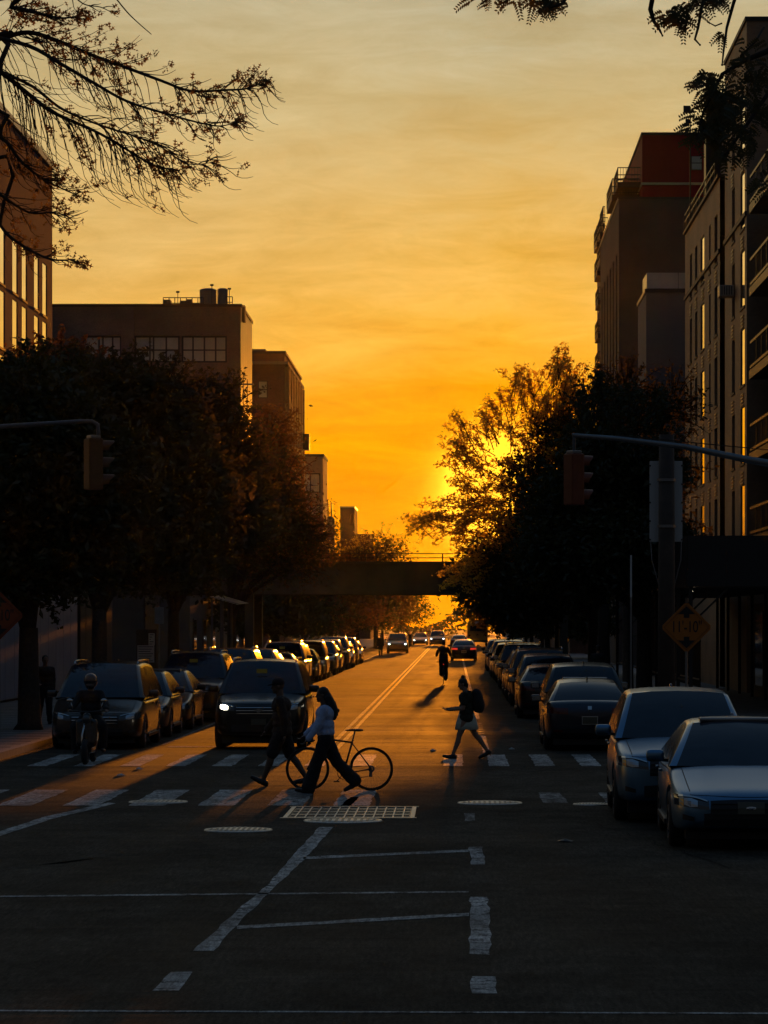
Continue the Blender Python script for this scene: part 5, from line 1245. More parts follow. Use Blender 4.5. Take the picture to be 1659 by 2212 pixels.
def patch(bvh, cols, n, d, off=0.008, L=3.0):
    """curved panel laid onto the body: cols = [(x, z_bottom, z_top)], d = -1 front, +1 rear"""
    m = MB(); pts = []
    for x, zb, zt in cols:
        for j in range(n+1):
            z = zb+(zt-zb)*j/n; h = bvh.ray_cast(Vector((x, d*L, z)), Vector((0, -d, 0)))
            p = (h[0] + Vector((0, d*off, 0)) + (h[1].normalized()*off*.6 if h[1].dot(Vector((0,d,0))) > 0 else Vector((0,0,0)))) if h[0] is not None else None
            pts.append(p)
    last = next((p for p in pts if p is not None), Vector((0, d*L/2, 0.6)))
    for i, p in enumerate(pts):
        x, zb, zt = cols[i//(n+1)]; z = zb+(zt-zb)*(i%(n+1))/n
        if p is None: p = Vector((x, last.y, z))
        pts[i] = p; last = p
    m.v = [tuple(p) for p in pts]; w = n+1
    b = len(m.v); m.v += [(p.x, p.y - d*.03, p.z) for p in pts]
    for i in range(len(cols)-1):
        for j in range(n): m.f.append((i*w+j, (i+1)*w+j, (i+1)*w+j+1, i*w+j+1))
    for i in range(len(cols)-1):
        for j in (0, n): m.f.append((i*w+j, (i+1)*w+j, b+(i+1)*w+j, b+i*w+j))
    for j in range(n):
        for i in (0, len(cols)-1): m.f.append((i*w+j, i*w+j+1, b+i*w+j+1, b+i*w+j))
    me = m.mesh('p'); bm = bmesh.new(); bm.from_mesh(me); bmesh.ops.recalc_face_normals(bm, faces=bm.faces); bm.to_mesh(me); bm.free(); return me
WHEELS = {}
def wheel_meshes(r):
    if r in WHEELS: return WHEELS[r]
    w = .21; t = MB()
    t.lathe([(r*.66,-w/2),(r*.80,-w/2-.004),(r*.93,-w/2+.008),(r*.985,-w/2+.035),(r,-w/2+.06),(r,w/2-.06),(r*.985,w/2-.035),(r*.93,w/2-.008),(r*.80,w/2+.004),(r*.66,w/2),(r*.64,0),(r*.66,-w/2)], 28, 'x')
    rm = MB(); rm.lathe([(0,.06),(r*.12,.065),(r*.16,.05),(r*.60,.035),(r*.64,.085),(r*.665,.095),(r*.665,-.05),(0,-.05)], 28, 'x')
    for k in range(5):
        a = 2*math.pi*k/5
        for e in (-.13, .13): rm.beam((.068, r*.10*math.cos(a), r*.10*math.sin(a)), (.088, r*.62*math.cos(a+e), r*.62*math.sin(a+e)), .03, .03)
    WHEELS[r] = (t.mesh('tyre', True), rm.mesh('rim', False)); return WHEELS[r]
def inter(x0, x1, n, fb, ft): return [(x0+(x1-x0)*i/n, fb(i/n), ft(i/n)) for i in range(n+1)]
def make_car(kind, nm):
    k = KIND[kind]; L, hw = k['L'], k['W']/2
    T = thing(nm, 'x', 'car')
    bme, full, yw = body_shell(k)
    bm = bmesh.new(); bm.from_mesh(full); bvh = BVHTree.FromBMesh(bm); bm.free()
    me = bme; o = link_mesh('body', me, PAINT['black'], T)
    for n_, me in greenhouse(k).items():
        base = n_.split('_')[0]
        nmn = {'side': 'side_window'}.get(base, n_)
        link_mesh(nmn, me, PAINT['black'] if n_ == 'roof' else (M['plastic'] if n_ == 'pillar' else M['dusty_glass' if base == 'side' else 'car_glass']), T)
    def P(name, cols, n, d, m, off=.008, parent=T): return link_mesh(name, patch(bvh, cols, n, d, off, L), M[m], parent)
    tall = k['H'] > 1.6; z0 = k['hf']; zc_ = k['clr']
    for s in (-1, 1):
        # headlights sweep back round the corner
        x0, x1 = s*hw*.52, s*hw*.93
        h = P('headlight', inter(x0, x1, 8, lambda t: z0-.215+.045*t, lambda t: z0-.115+.06*t+.02*math.sin(math.pi*t)), 3, -1, 'head_off')
        P('lamp', inter(s*hw*.66, s*hw*.82, 4, lambda t: z0-.195+.02*t+.03*abs(t-.5), lambda t: z0-.10+.03*t-.03*abs(t-.5)), 3, -1, 'lamp_bowl', .014, h)
        P('light_strip', inter(s*hw*.54, s*hw*.93, 8, lambda t: z0-.125+.055*t+.02*math.sin(math.pi*t), lambda t: z0-.112+.06*t+.02*math.sin(math.pi*t)), 1, -1, 'chrome', .016, h)
        P('fog_lamp', inter(s*hw*.70, s*hw*.84, 4, lambda t: zc_+.15+.02*t, lambda t: zc_+.20+.035*t), 2, -1, 'plastic')
        # tail lights
        zt = k['deck']-.13
        if tall: P('tail_light', inter(s*hw*.66, s*hw*.90, 5, lambda t: zt-.22, lambda t: zt-.02+.03*t), 3, 1, 'tail_off')
        else: P('tail_light', inter(s*hw*.48, s*hw*.93, 7, lambda t: zt-.17+.03*t, lambda t: zt-.04+.015*t), 3, 1, 'tail_off')
        P('rear_reflector', inter(s*hw*.60, s*hw*.80, 3, lambda t: zc_+.20, lambda t: zc_+.24), 1, 1, 'tail_off')
        # mirror
        ym = -L/2+k['cowl']+.52; zm = k['belt']+.10; mm = MB(); mm.bbox((s*(hw+.10), ym, zm), (.22, .12, .15), .05)
        mo = mm.build('mirror', PAINT['black'], T, True); MB().beam((s*(hw-.06), ym+.03, zm-.06), (s*(hw+.04), ym+.01, zm-.05), .05, .04).build('mirror_arm', M['plastic'], mo)
        MB().cbox((s*(hw+.10), ym+.061, zm), (.17, .004, .10)).build('mirror_glass', M['chrome'], mo)
        for yy in (ym+1.0, ym+1.95): MB().bbox((s*(hw-.001), yy, k['belt']-.12), (.035, .18, .028), .008).build('door_handle', PAINT['black'], T)
        # sill trim and door seams
        MB().bbox((s*(hw-.012), 0, zc_+.06), (.05, k['wb']-2.5*k['r'], .07), .015).build('sill', M['plastic'], T)
        if k['rails']:
            rl = MB(); ys, ye = -L/2+k['at']+.15, -L/2+k['rt']-.05; xr = s*((.66 if k['H']<1.55 else .74)*hw-.05); rl.tube([(xr, ys, k['H']-.01),(xr, ys+.12, k['H']+.055),(xr,(ys+ye)/2,k['H']+.065),(xr, ye-.12, k['H']+.05),(xr, ye, k['H']-.02)], .018, 6); rl.build('roof_rail', M['chrome'] if kind != 'suv' else M['plastic'], T, True)
    gw = hw*(.50 if not tall else .50)
    P('grille', inter(-gw, gw, 10, lambda t: z0-.30, lambda t: z0-.115+.015*math.sin(math.pi*t)), 4, -1, 'plastic', .010)
    for q in range(3): P('grille_bar', inter(-gw*.96, gw*.96, 10, lambda t: z0-.27+q*.06, lambda t: z0-.256+q*.06), 1, -1, 'chrome' if kind in ('big_suv','minivan') else 'plastic', .020)
    P('intake', inter(-hw*.58, hw*.58, 10, lambda t: zc_+.10, lambda t: zc_+.24+.02*math.sin(math.pi*t)), 2, -1, 'plastic')
    P('bumper_lip', inter(-hw*.78, hw*.78, 12, lambda t: zc_+.03, lambda t: zc_+.055), 1, -1, 'plastic', .02)
    P('emblem', inter(-.055, .055, 3, lambda t: z0-.215+.012*abs(2*t-1), lambda t: z0-.175-.012*abs(2*t-1)), 2, -1, 'chrome', .026)
    zpl = (k['deck']-.42) if not tall else (k['deck']-.40)
    pf = P('plate_frame', inter(-.165, .165, 4, lambda t: zpl-.085, lambda t: zpl+.085), 2, 1, 'plate_frame', .012); P('number_plate', inter(-.150, .150, 4, lambda t: zpl-.070, lambda t: zpl+.070), 2, 1, 'plate', .018, pf)
    P('front_plate', inter(-.155, .155, 4, lambda t: zc_+.24, lambda t: zc_+.37), 2, -1, 'plate', .022)
    # shut lines of doors, bonnet and boot
    def strip(name, org, d, path, w_, wd):
        m_ = MB(); q = []
        for p_ in path:
            h_ = bvh.ray_cast(Vector(org(p_)), Vector(d))
            if h_[0] is not None: q.append(h_[0] + h_[1]*.0025)
        for a_, b_ in zip(q, q[1:]):
            i_ = len(m_.v); e_ = Vector(wd)*w_; m_.v += [tuple(a_-e_), tuple(a_+e_), tuple(b_+e_), tuple(b_-e_)]; m_.f.append((i_, i_+1, i_+2, i_+3))
        if m_.f: m_.build(name, M['plastic'], T)
    yd = [-L/2+k['cowl']+.42, -L/2+k['cowl']+1.42, -L/2+k['cowl']+2.35]
    for s in (-1, 1):
        for yy in yd: strip('door_seam', lambda p_: (s*3, yy+.05*(p_-.6), p_), (-s,0,0), [zc_+.10+(k['belt']-zc_-.14)*i/8 for i in range(9)], .006, (0,1,0))
        strip('bonnet_seam', lambda p_: (s*hw*(.80-.06*(1-p_)), -L/2+.14+(k['cowl']-.2)*p_, 3), (0,0,-1), [i/8 for i in range(9)], .006, (1,0,0))
        strip('belt_trim', lambda p_: (s*3, p_, k['belt']-.055), (-s,0,0), [-L/2+k['cowl']+.3+i*(k['rb']-k['cowl']-.5)/10 for i in range(11)], .010, (0,0,1))
    strip('bonnet_seam', lambda p_: (p_*hw*.74, -L/2+.15-.07*(1-p_*p_), 3), (0,0,-1), [-1+i/6 for i in range(13)], .006, (0,1,0))
    P('rear_bumper', inter(-hw*.80, hw*.80, 12, lambda t: zc_+.10, lambda t: zc_+.26), 2, 1, 'plastic')
    P('boot_seam', inter(-hw*.80, hw*.80, 12, lambda t: k['deck']-.53, lambda t: k['deck']-.518), 1, 1, 'plastic', .004)
    P('emblem', inter(-.04, .04, 3, lambda t: k['deck']-.20, lambda t: k['deck']-.13), 2, 1, 'chrome', .012)
    # wipers along the windscreen foot, fin antenna
    MB().bbox((0, -L/2+k['rt']-.12, k['H']+.035), (.035,.13,.07), .012).build('antenna_fin', PAINT['black'], T)
    tm, rm = wheel_meshes(k['r'])
    for y in yw:
        for s in (-1, 1):
            w = link_mesh('wheel', tm, M['rubber'], T); w.location = (s*(hw-.12), y, k['r']); w.rotation_euler = (0, 0, 0 if s > 0 else math.pi)
            link_mesh('rim', rm, M['alloy'], w)
    MB().box(-hw*.80, hw*.80, -L/2+.25, L/2-.25, .13, zc_+.06).build('underbody', M['plastic'], T)
    return T
PAINTED = ('body', 'roof', 'mirror', 'door_handle', 'antenna_fin')
PROTO = {}
def car(kind, colour, x, y_end, face, label, nm=None, group=None, head=None, tail=None, skip=(), rz=0.0, scale=1.0):
    """y_end: nearest bumper; face -1 looks towards the camera, +1 away"""
    nm = nm or {'sedan':'sedan','hatch':'hatchback','suv':'suv','big_suv':'suv','minivan':'minivan'}[kind]
    if kind not in PROTO:
        PROTO[kind] = make_car(kind, nm); T = PROTO[kind]
    else:
        T = copy_tree(PROTO[kind], None, skip); T.name = nm
    k = KIND[kind]; T.location = (x, y_end + k['L']/2, 0); T.rotation_euler = (0, 0, (0 if face < 0 else math.pi) + rz); T.scale = (scale,)*3
    tag(T, label, 'car' if kind != 'minivan' else 'van', group)
    def setm(o, m):
        o.material_slots[0].link = 'OBJECT'; o.material_slots[0].material = m
    for ch in T.children:
        b = ch.name.split('.')[0]
        if b in PAINTED: setm(ch, PAINT[colour])
        if b == 'headlight' and head:
            for c in ch.children:
                if c.name.startswith('lamp'): setm(c, M[head])
        if b == 'tail_light' and tail: setm(ch, M[tail])
    return T
SM = ('door_seam','bonnet_seam','belt_trim','front_plate','light_strip','door_handle','rear_reflector','boot_seam','bumper_lip','grille_bar','antenna_fin','mirror_glass','mirror_arm','fog_lamp','sill')
# the two pale cars parked facing us at the right
KIND['suv']['rails'] = False
cr = car('suv', 'pale_blue', 3.10, 40.2, -1, 'pale silver blue SUV parked behind the sedan at the right', rz=R(-1.2))
KIND['suv']['rails'] = True
ac_ = car('sedan', 'pale_blue', 3.50, 35.3, -1, 'silver sedan parked foremost at the right edge, facing the camera', rz=R(-1.5))
sp = MB().bbox((0, -.05, KIND['sedan']['H']+.02), (.95, .30, .05), .02).build('roof_panel', PAINT['silver'], ac_)
# moving SUV with one headlamp lit
ch = car('big_suv', 'black', -4.06, 63.6, -1, 'black SUV with one lit headlamp waiting behind the crossing', head=None)
for c in ch.children:
    if c.name.split('.')[0] == 'headlight' and c.data.vertices[0].co.x < 0:
        for g_ in [q for q in c.children if q.name.startswith('lamp')]: g_.material_slots[0].link = 'OBJECT'; g_.material_slots[0].material = M['head_on']
em = MB(); em.v = [(-.10,0,-.018),(-.04,0,-.018),(-.035,0,-.04),(.035,0,-.04),(.04,0,-.018),(.10,0,-.018),(.09,0,.018),(.04,0,.018),(.035,0,.04),(-.035,0,.04),(-.04,0,.018),(-.09,0,.018)]; em.f = [tuple(range(12))]
e = em.build('bow_emblem', M['chrome'], ch); e.location = (0, -KIND['big_suv']['L']/2-.045, KIND['big_suv']['hf']-.20)
MB().cbox((-.02,-1.02,1.62),(.22,.01,.09)).build('windscreen_sticker', mat('yellow_sticker',(0.55,0.42,0.05),0.6), ch)
# left row, facing us
rnd = random.Random(21)
ord_ = ['first','second','third','fourth','fifth','sixth','seventh','eighth','ninth','tenth','eleventh','twelfth','thirteenth','fourteenth','fifteenth','sixteenth','seventeenth','eighteenth','nineteenth','twentieth','twenty-first','twenty-second','twenty-third','twenty-fourth']
left = [('minivan','brown',-7.48,63.6), ('hatch','charcoal',-7.42,70.0), ('sedan','black',-7.38,75.0), ('big_suv','black',-7.02,81.3), ('sedan','grey',-7.25,87.6), ('big_suv','charcoal',-6.95,93.2)]
y = 99.6; kinds = ['sedan','suv','hatch','sedan','big_suv','suv','sedan','minivan','hatch','suv','sedan','suv','big_suv','sedan','hatch','suv','sedan']; cols_ = ['black','grey','navy','charcoal','black','brown','black','charcoal','grey','black','navy','charcoal','black','grey','black','charcoal','navy']
for i, kd in enumerate(kinds): left.append((kd, cols_[i], -7.15+rnd.uniform(-.1,.12)+.003*(y-90), y)); y += KIND[kd]['L'] + rnd.uniform(.9,1.9)
names = {'sedan':'sedan','hatch':'hatchback','suv':'SUV','big_suv':'large SUV','minivan':'minivan'}
for i, (kd, c_, x, yy) in enumerate(left):
    lab = 'dark brown minivan foremost in the left parked row' if i == 0 else '%s %s, %s car from the crossing in the left row' % (c_, names[kd], ord_[i])
    car(kd, c_, x, yy, -1, lab, group='cars parked along the left kerb', skip=SM if yy > 130 else ())
right = [('sedan','navy',2.80,62.8), ('suv','black',2.95,68.8), ('sedan','black',2.68,84.0), ('suv','charcoal',2.8,90.2), ('big_suv','black',2.75,96.0)]
y = 102.6; kinds = ['suv','hatch','sedan','big_suv','suv','sedan','suv','hatch','minivan','suv','sedan','suv','hatch']; cols_ = ['charcoal','silver','black','black','grey','black','navy','silver','charcoal','black','grey','black','charcoal']
for i, kd in enumerate(kinds): right.append((kd, cols_[i], 2.72+rnd.uniform(-.08,.08), y)); y += KIND[kd]['L'] + rnd.uniform(.9,2.2)
for i, (kd, c_, x, yy) in enumerate(right):
    lab = 'dark navy sedan with framed plate, nearest in the right parked row' if i == 0 else '%s %s, %s car from the crossing in the right row' % (c_, names[kd], ord_[i])
    car(kd, c_, x, yy, 1, lab, group='cars parked along the right kerb', skip=SM if yy > 130 else ())
# traffic further off
car('sedan','black',gx(1002,213),211.5,1,'dark sedan driving away with red tail lamps in the right lane', tail='tail_on', skip=SM)
car('sedan','charcoal',gx(992,300),298,1,'far dark sedan ahead of the one with red tail lamps', skip=SM)
car('suv','charcoal',gx(859,265),263,-1,'oncoming dark SUV with two lit headlamps beside the left row', head='head_on_far', skip=SM)
car('sedan','charcoal',gx(908,364),362,-1,'small far oncoming sedan with lit headlamps', head='head_on_far', skip=SM)
car('suv','grey',gx(945,352),350,-1,'farthest oncoming car with bluish headlamps near the centre line', head='head_on_far', skip=SM)
# dark van just out of frame at the right, only its wing mirror reaches in
vn = car('minivan','black',4.02,23.6,-1,'black parked van at the right edge, only its mirror in view')
MB().bbox((-1.16,-1.15,1.62),(.22,.16,.34),.04).build('tow_mirror', M['plastic'], vn); MB().beam((-.98,-1.10,1.50),(-1.12,-1.14,1.52),.05,.05).build('mirror_arm', M['plastic'], vn)
# bus far right
bs = thing('school_bus', 'back of a tall bus parked far down on the right', 'bus', (gx(1026,345)+.3, 345, 0))
BW, BH = 1.15, 3.0
m = MB(); prof = [(-BW,.45),(-BW,2.3),(-BW*.96,2.62),(-BW*.82,2.86),(-BW*.5,2.98),(0,BH),(BW*.5,2.98),(BW*.82,2.86),(BW*.96,2.62),(BW,2.3),(BW,.45)]
n = len(prof); m.v = [(x,0,z) for x,z in prof]+[(x,9.5,z) for x,z in prof]; m.f = [tuple(range(n)), tuple(range(2*n-1,n-1,-1))]+[(i,n+i,n+(i+1)%n,(i+1)%n) for i in range(n)]
m.build('body', mat('bus_paint',(0.30,0.17,0.03),0.4,coat=.6), bs)
MB().bbox((0,-.02,2.62),(1.1,.05,.26),.02).build('destination_panel', M['paper'], bs); MB().bbox((0,-.02,2.0),(1.7,.05,.62),.02).build('rear_window', M['car_glass'], bs)
for s in (-1,1):
    MB().bbox((s*.9,-.02,1.2),(.2,.05,.2),.02).build('tail_light', M['tail_off'], bs)
    w = link_mesh('wheel', wheel_meshes(.45)[0], M['rubber'], bs); w.location = (s*.98,1.8,.45)
MB().bbox((0,-.06,.55),(2.2,.12,.25),.03).build('bumper', M['plastic'], bs)
# ------------------------------------------------------------------ people
M['skin'] = mat('skin', (0.30,0.17,0.11), 0.55); M['skin_dark'] = mat('deep_skin', (0.12,0.07,0.045), 0.55)
M['hair'] = mat('dark_hair', (0.012,0.009,0.008), 0.5, bump=0.5, bscale=120)
def cloth(n, c, r=0.85): return mat(n, c, r, bump=0.35, bscale=60, noise=0.15, nscale=20)
M['c_black'] = cloth('black_cloth', (0.014,0.014,0.016)); M['c_blue'] = cloth('pale_blue_cotton', (0.44,0.54,0.78)); M['c_olive'] = cloth('dark_olive_cloth', (0.025,0.027,0.014)); M['c_brown'] = cloth('dark_brown_cloth', (0.035,0.022,0.017))
M['c_pale'] = cloth('pale_sage_cloth', (0.60,0.62,0.50)); M['shoe'] = mat('shoe_leather', (0.015,0.013,0.013), 0.4); M['helmet'] = mat('helmet_shell', (0.02,0.022,0.03), 0.12, coat=1.0)
M['shoe_sole'] = mat('shoe_sole', (0.25,0.24,0.22), 0.7)
def rotv(a): return Vector((math.sin(a), 0, -math.cos(a)))       # angle from straight down, positive forward (+x)
def skeleton(H, lean=0.0, thigh=(0,0), knee=(0,0), foot=(0,0), arm=(0,0), elbow=(0,0), nod=0.0, armout=(.10,.10), hip_w=.052, sh_w=.105, ground=True, splay=0.0):
    J = {}; pel = Vector((0,0,0)); up = Vector((math.sin(lean),0,math.cos(lean)))
    J['pelvis'] = pel; J['waist'] = pel+up*.10*H; J['chest'] = pel+up*.20*H; J['neck'] = pel+up*.295*H + Vector((.005*H,0,0)); 
    J['head'] = J['neck'] + Vector((math.sin(lean*.5+nod)*.075*H + .012*H, 0, math.cos(nod)*.095*H)); J['nod'] = nod
    for i, s in enumerate((1,-1)):                                # 0 = left (+y), 1 = right
        hp = pel + Vector((0, s*hip_w*H, -.01*H)); d = rotv(thigh[i]); d.y = s*splay; kn = hp + d.normalized()*.245*H; an = kn + rotv(thigh[i]-knee[i])*.245*H
        fa = foot[i]; toe = an + Vector((math.cos(fa),0,math.sin(fa)))*.105*H + Vector((math.sin(fa)*.0,0,-.022*H)); heel = an + Vector((-math.cos(fa)*.03*H,0,-.030*H - math.sin(fa)*.02*H))
        sh = J['neck'] - up*.035*H + Vector((0, s*sh_w*H, 0)); da = rotv(arm[i]); da.y = s*armout[i]; el = sh + da.normalized()*.172*H; df = rotv(arm[i]+elbow[i]); df.y = s*armout[i]*.3; wr = el + df.normalized()*.150*H
        J.update({('hip',i):hp,('knee',i):kn,('ankle',i):an,('toe',i):toe,('heel',i):heel,('sh',i):sh,('el',i):el,('wr',i):wr,('fdir',i):df.normalized()})
    if ground:
        low = min(min(J[('toe',i)].z, J[('heel',i)].z) for i in (0,1)) - .018*H
        for k_ in J:
            if isinstance(J[k_], Vector) and not (isinstance(k_, tuple) and k_[0] == 'fdir'): J[k_] = J[k_] - Vector((0,0,low))
    J['H'] = H; return J
def hand(m, w, d, s, grip=0.6):
    """palm, four fingers with two bends and a thumb from the palm's side"""
    d = d.normalized(); side = Vector((0,1,0)); side = (side - d*side.dot(d)).normalized(); nrm = d.cross(side).normalized()
    palm = w + d*.045; m.caps(w, .024, palm + side*.012, .022, 8); m.caps(w, .024, palm - side*.016, .020, 8)
    for q, (o, l) in enumerate(((.028,.062),(.010,.070),(-.009,.066),(-.027,.052))):
        b = w + d*.075 + side*o; c = (d*math.cos(grip)+nrm*math.sin(grip)).normalized(); k1 = b + (d+c*.6).normalized()*l*.5; e = k1 + c*l*.55
        m.caps(w + d*.04 + side*o*.8, .012, b, .010, 6); m.caps(b, .0098, k1, .009, 6); m.caps(k1, .009, e, .0078, 6)
    b = w + d*.025 + side*.030; k1 = b + (side*.7+d*.7+nrm*.3).normalized()*.035; m.caps(b, .013, k1, .0105, 6); m.caps(k1, .0105, k1 + (d*.9+nrm*.5+side*.1).normalized()*.032, .009, 6)
def body_mb(J, build=1.0, legs=True):
    H = J['H']; m = MB(); b = build
    hd = J['head']; n = J['nod']; f = Vector((math.cos(n),0,-math.sin(n))); u = Vector((math.sin(n),0,math.cos(n)))
    hr = .052*H
    m.sphere(hd + u*.018*H - f*.006*H, (hr*1.05, hr*.86, hr*1.12), 18, 12); m.sphere(hd - u*.022*H + f*.014*H, (hr*.72, hr*.64, hr*.86), 14, 10)     # cranium, jaw
    nose = hd + f*.060*H - u*.010*H; m.caps(hd + f*.048*H + u*.008*H, .0045*H, nose, .0085*H, 8)
    m.sphere(hd + f*.050*H - u*.032*H, (.0085*H,.016*H,.006*H), 8, 6); m.sphere(hd + f*.043*H - u*.052*H, .012*H, 8, 6)                              # lips, chin
    m.caps(hd + f*.049*H + u*.016*H + Vector((0,.02*H,0)), .006*H, hd + f*.049*H + u*.016*H - Vector((0,.02*H,0)), .006*H, 6)                            # brow
    for s in (1,-1): m.sphere(hd - f*.006*H - u*.004*H + Vector((0,s*.047*H,0)), (.011*H,.005*H,.018*H), 8, 6)
    m.caps(J['neck'] - Vector((0,0,.02*H)), .036*H, hd - u*.035*H - f*.01*H, .031*H)
    W = J['waist']; C = J['chest']; P = J['pelvis']
    m.sphere(C + Vector((0,0,.02*H)), (.070*H*b,.100*H*b,.085*H)); m.sphere(W, (.062*H*b,.082*H*b,.085*H)); m.sphere(P, (.072*H*b,.096*H*b,.072*H)); m.caps(J[('sh',0)], .036*H, J[('sh',1)], .036*H)
    m.caps(J['neck']-Vector((0,0,.03*H)), .05*H, C, .07*H)
    for i in (0,1):
        m.caps(J[('sh',i)], .033*H*b, J[('el',i)], .026*H*b); m.caps(J[('el',i)], .026*H*b, J[('wr',i)], .0165*H); hand(m, J[('wr',i)], J[('fdir',i)], 1 if i == 0 else -1, J.get('grip', .5))
        m.caps(J[('hip',i)], .056*H*b, J[('knee',i)], .034*H*b); kn, an = J[('knee',i)], J[('ankle',i)]; calf = kn.lerp(an,.3) - Vector((.010*H,0,0)); m.caps(kn, .033*H*b, calf, .034*H*b); m.caps(calf, .034*H*b, an, .021*H)
        m.caps(J[('heel',i)], .018*H, J[('toe',i)], .016*H); m.caps(an, .021*H, J[('heel',i)], .018*H)
    return m
def shirt_mb(J, b=1.0, sleeve='short', hem=.0, loose=1.0):
    H = J['H']; m = MB(); P, W, C = J['pelvis'], J['waist'], J['chest']; l = loose
    m.sphere(C + Vector((0,0,.018*H)), (.082*H*b*l,.112*H*b*l,.088*H)); m.sphere(W+Vector((0,0,.01*H)), (.078*H*b*l,.100*H*b*l,.092*H)); m.sphere(W.lerp(P,.55), (.080*H*b*l,.104*H*b*l,.06*H))
    if hem: m.sphere(P - Vector((0,0,hem*H*.4)), (.084*H*b*l,.108*H*b*l,.05*H+hem*H*.6))
    m.caps(J[('sh',0)], .043*H, J[('sh',1)], .043*H); m.caps(J['neck']-Vector((0,0,.035*H)), .046*H, C, .07*H)
    for i in (0,1):
        e = J[('el',i)]; m.caps(J[('sh',i)], .042*H*b, J[('sh',i)].lerp(e, .62 if sleeve == 'short' else 1.0), .036*H*b*l)
        if sleeve == 'long': m.caps(e, .035*H*b*l, J[('el',i)].lerp(J[('wr',i)],.90), .027*H*l)
    return m
def pants_mb(J, b=1.0, length=1.0, loose=1.0, flare=1.0):
    H = J['H']; m = MB(); P, W = J['pelvis'], J['waist']
    m.sphere(P, (.080*H*b,.104*H*b,.070*H)); m.sphere(P.lerp(W,.5), (.072*H*b,.096*H*b,.05*H))
    for i in (0,1):
        hp, kn, an = J[('hip',i)], J[('knee',i)], J[('ankle',i)]
        if length > .6: m.caps(hp, .066*H*b, kn, .046*H*b*loose); e = kn.lerp(an, (length-.5)*2*.97); m.caps(kn, .046*H*b*loose, e, .036*H*loose*flare)
        else: m.caps(hp, .066*H*b, hp.lerp(kn, length*2), .056*H*b*loose)
    return m
def shoes_mb(J, i, heel=False):
    H = J['H']; m = MB()
    if True:
        h, t, a = J[('heel',i)], J[('toe',i)], J[('ankle',i)]; d = (t-h).normalized(); m.caps(h, .024*H, h.lerp(t,.55), .027*H, 10); m.caps(h.lerp(t,.5), .027*H, t + d*.006*H, .019*H, 10); m.caps(a - Vector((0,0,.008*H)), .025*H, h + Vector((0,0,.008*H)), .025*H, 10)
        if heel: m.caps(h + Vector((-.012*H,0,-.01*H)), .007*H, h + Vector((-.012*H,0,-.045*H)), .004*H, 6)
    return m
FOLD = bpy.data.textures.new('folds', 'CLOUDS'); FOLD.noise_scale = 0.11; FOLD.noise_depth = 2
def draped(mb, vox, it=5, s=.028):
    return evaluated(mb, [('REMESH', dict(mode='VOXEL', voxel_size=vox)), ('SMOOTH', dict(factor=0.5, iterations=it)), ('DISPLACE', dict(texture=FOLD, strength=s, mid_level=0.5, texture_coords='LOCAL')), ('SMOOTH', dict(factor=0.5, iterations=1))])
def person(label, loc, rz, J, shirt, pants, hairf, skin='skin', shirt_kw={}, pants_kw={}, build=1.0, shoe_kw={}, vox=.010, top='shirt', bottom='trousers', name='person', shoes='shoe', hairmat='hair'):
    T = thing(name, label, 'person', loc, rz)
    link_mesh('body', remeshed(body_mb(J, build), vox*.9, 3), M[skin], T)
    link_mesh(top, draped(shirt_mb(J, build, **shirt_kw), vox*1.1), M[shirt], T)
    if pants: link_mesh(bottom, draped(pants_mb(J, build, **pants_kw), vox*1.1), M[pants], T)
    for i in (0,1): link_mesh('shoe', remeshed(shoes_mb(J, i, **shoe_kw), vox, 2), M[shoes], T)
    if hairf:
        m = MB(); nm = hairf(m, J); link_mesh(nm or 'hair', remeshed(m, vox, 2), M[hairmat], T)
    hd = J['head']; f = Vector((math.cos(J['nod']),0,-math.sin(J['nod'])))
    for s in (1,-1): MB().sphere(hd + f*.0475*J['H'] + Vector((0,s*.018*J['H'],.004*J['H'])), .0052*J['H'], 8, 6).build('eye', M['shoe'], T, True)
    return T
def hair_cap(m, J, back=1.0):
    H = J['H']; hd = J['head']; n = J['nod']; f = Vector((math.cos(n),0,-math.sin(n))); u = Vector((math.sin(n),0,math.cos(n)))
    m.sphere(hd + u*.026*H - f*.013*H, (.056*H,.049*H,.054*H), 16, 10); m.sphere(hd - f*.030*H + u*.0*H, (.036*H,.044*H,.050*H), 14, 9)
    return f, u
def hair_long(m, J):
    H = J['H']; f, u = hair_cap(m, J); hd = J['head']; rnd_ = random.Random(3)
    pts = [hd - f*.035*H, hd - f*.062*H - u*.06*H, hd - f*.085*H - u*.12*H, hd - f*.098*H - u*.18*H, hd - f*.092*H - u*.225*H]
    rr = [.045*H,.046*H,.045*H,.038*H,.018*H]
    for a, b, r0, r1 in zip(pts, pts[1:], rr, rr[1:]): m.caps(a, r0, b, r1)
    for k in range(26):
        t = rnd_.random()*3.6; i = int(t); c = pts[i].lerp(pts[i+1], t-i); m.sphere(c + Vector((rnd_.uniform(-.035,.02)*H, rnd_.uniform(-.04,.04)*H, rnd_.uniform(-.02,.02)*H)), rnd_.uniform(.012,.022)*H, 8, 6)
    return 'hair'
def hair_bun(m, J):
    H = J['H']; f, u = hair_cap(m, J); hd = J['head']; m.sphere(hd - f*.035*H + u*.082*H, .027*H, 12, 8); m.sphere(hd - f*.02*H + u*.065*H, .022*H, 10, 8); m.caps(hd-f*.045*H-u*.02*H,.025*H,hd-f*.035*H-u*.05*H,.018*H); return 'hair'
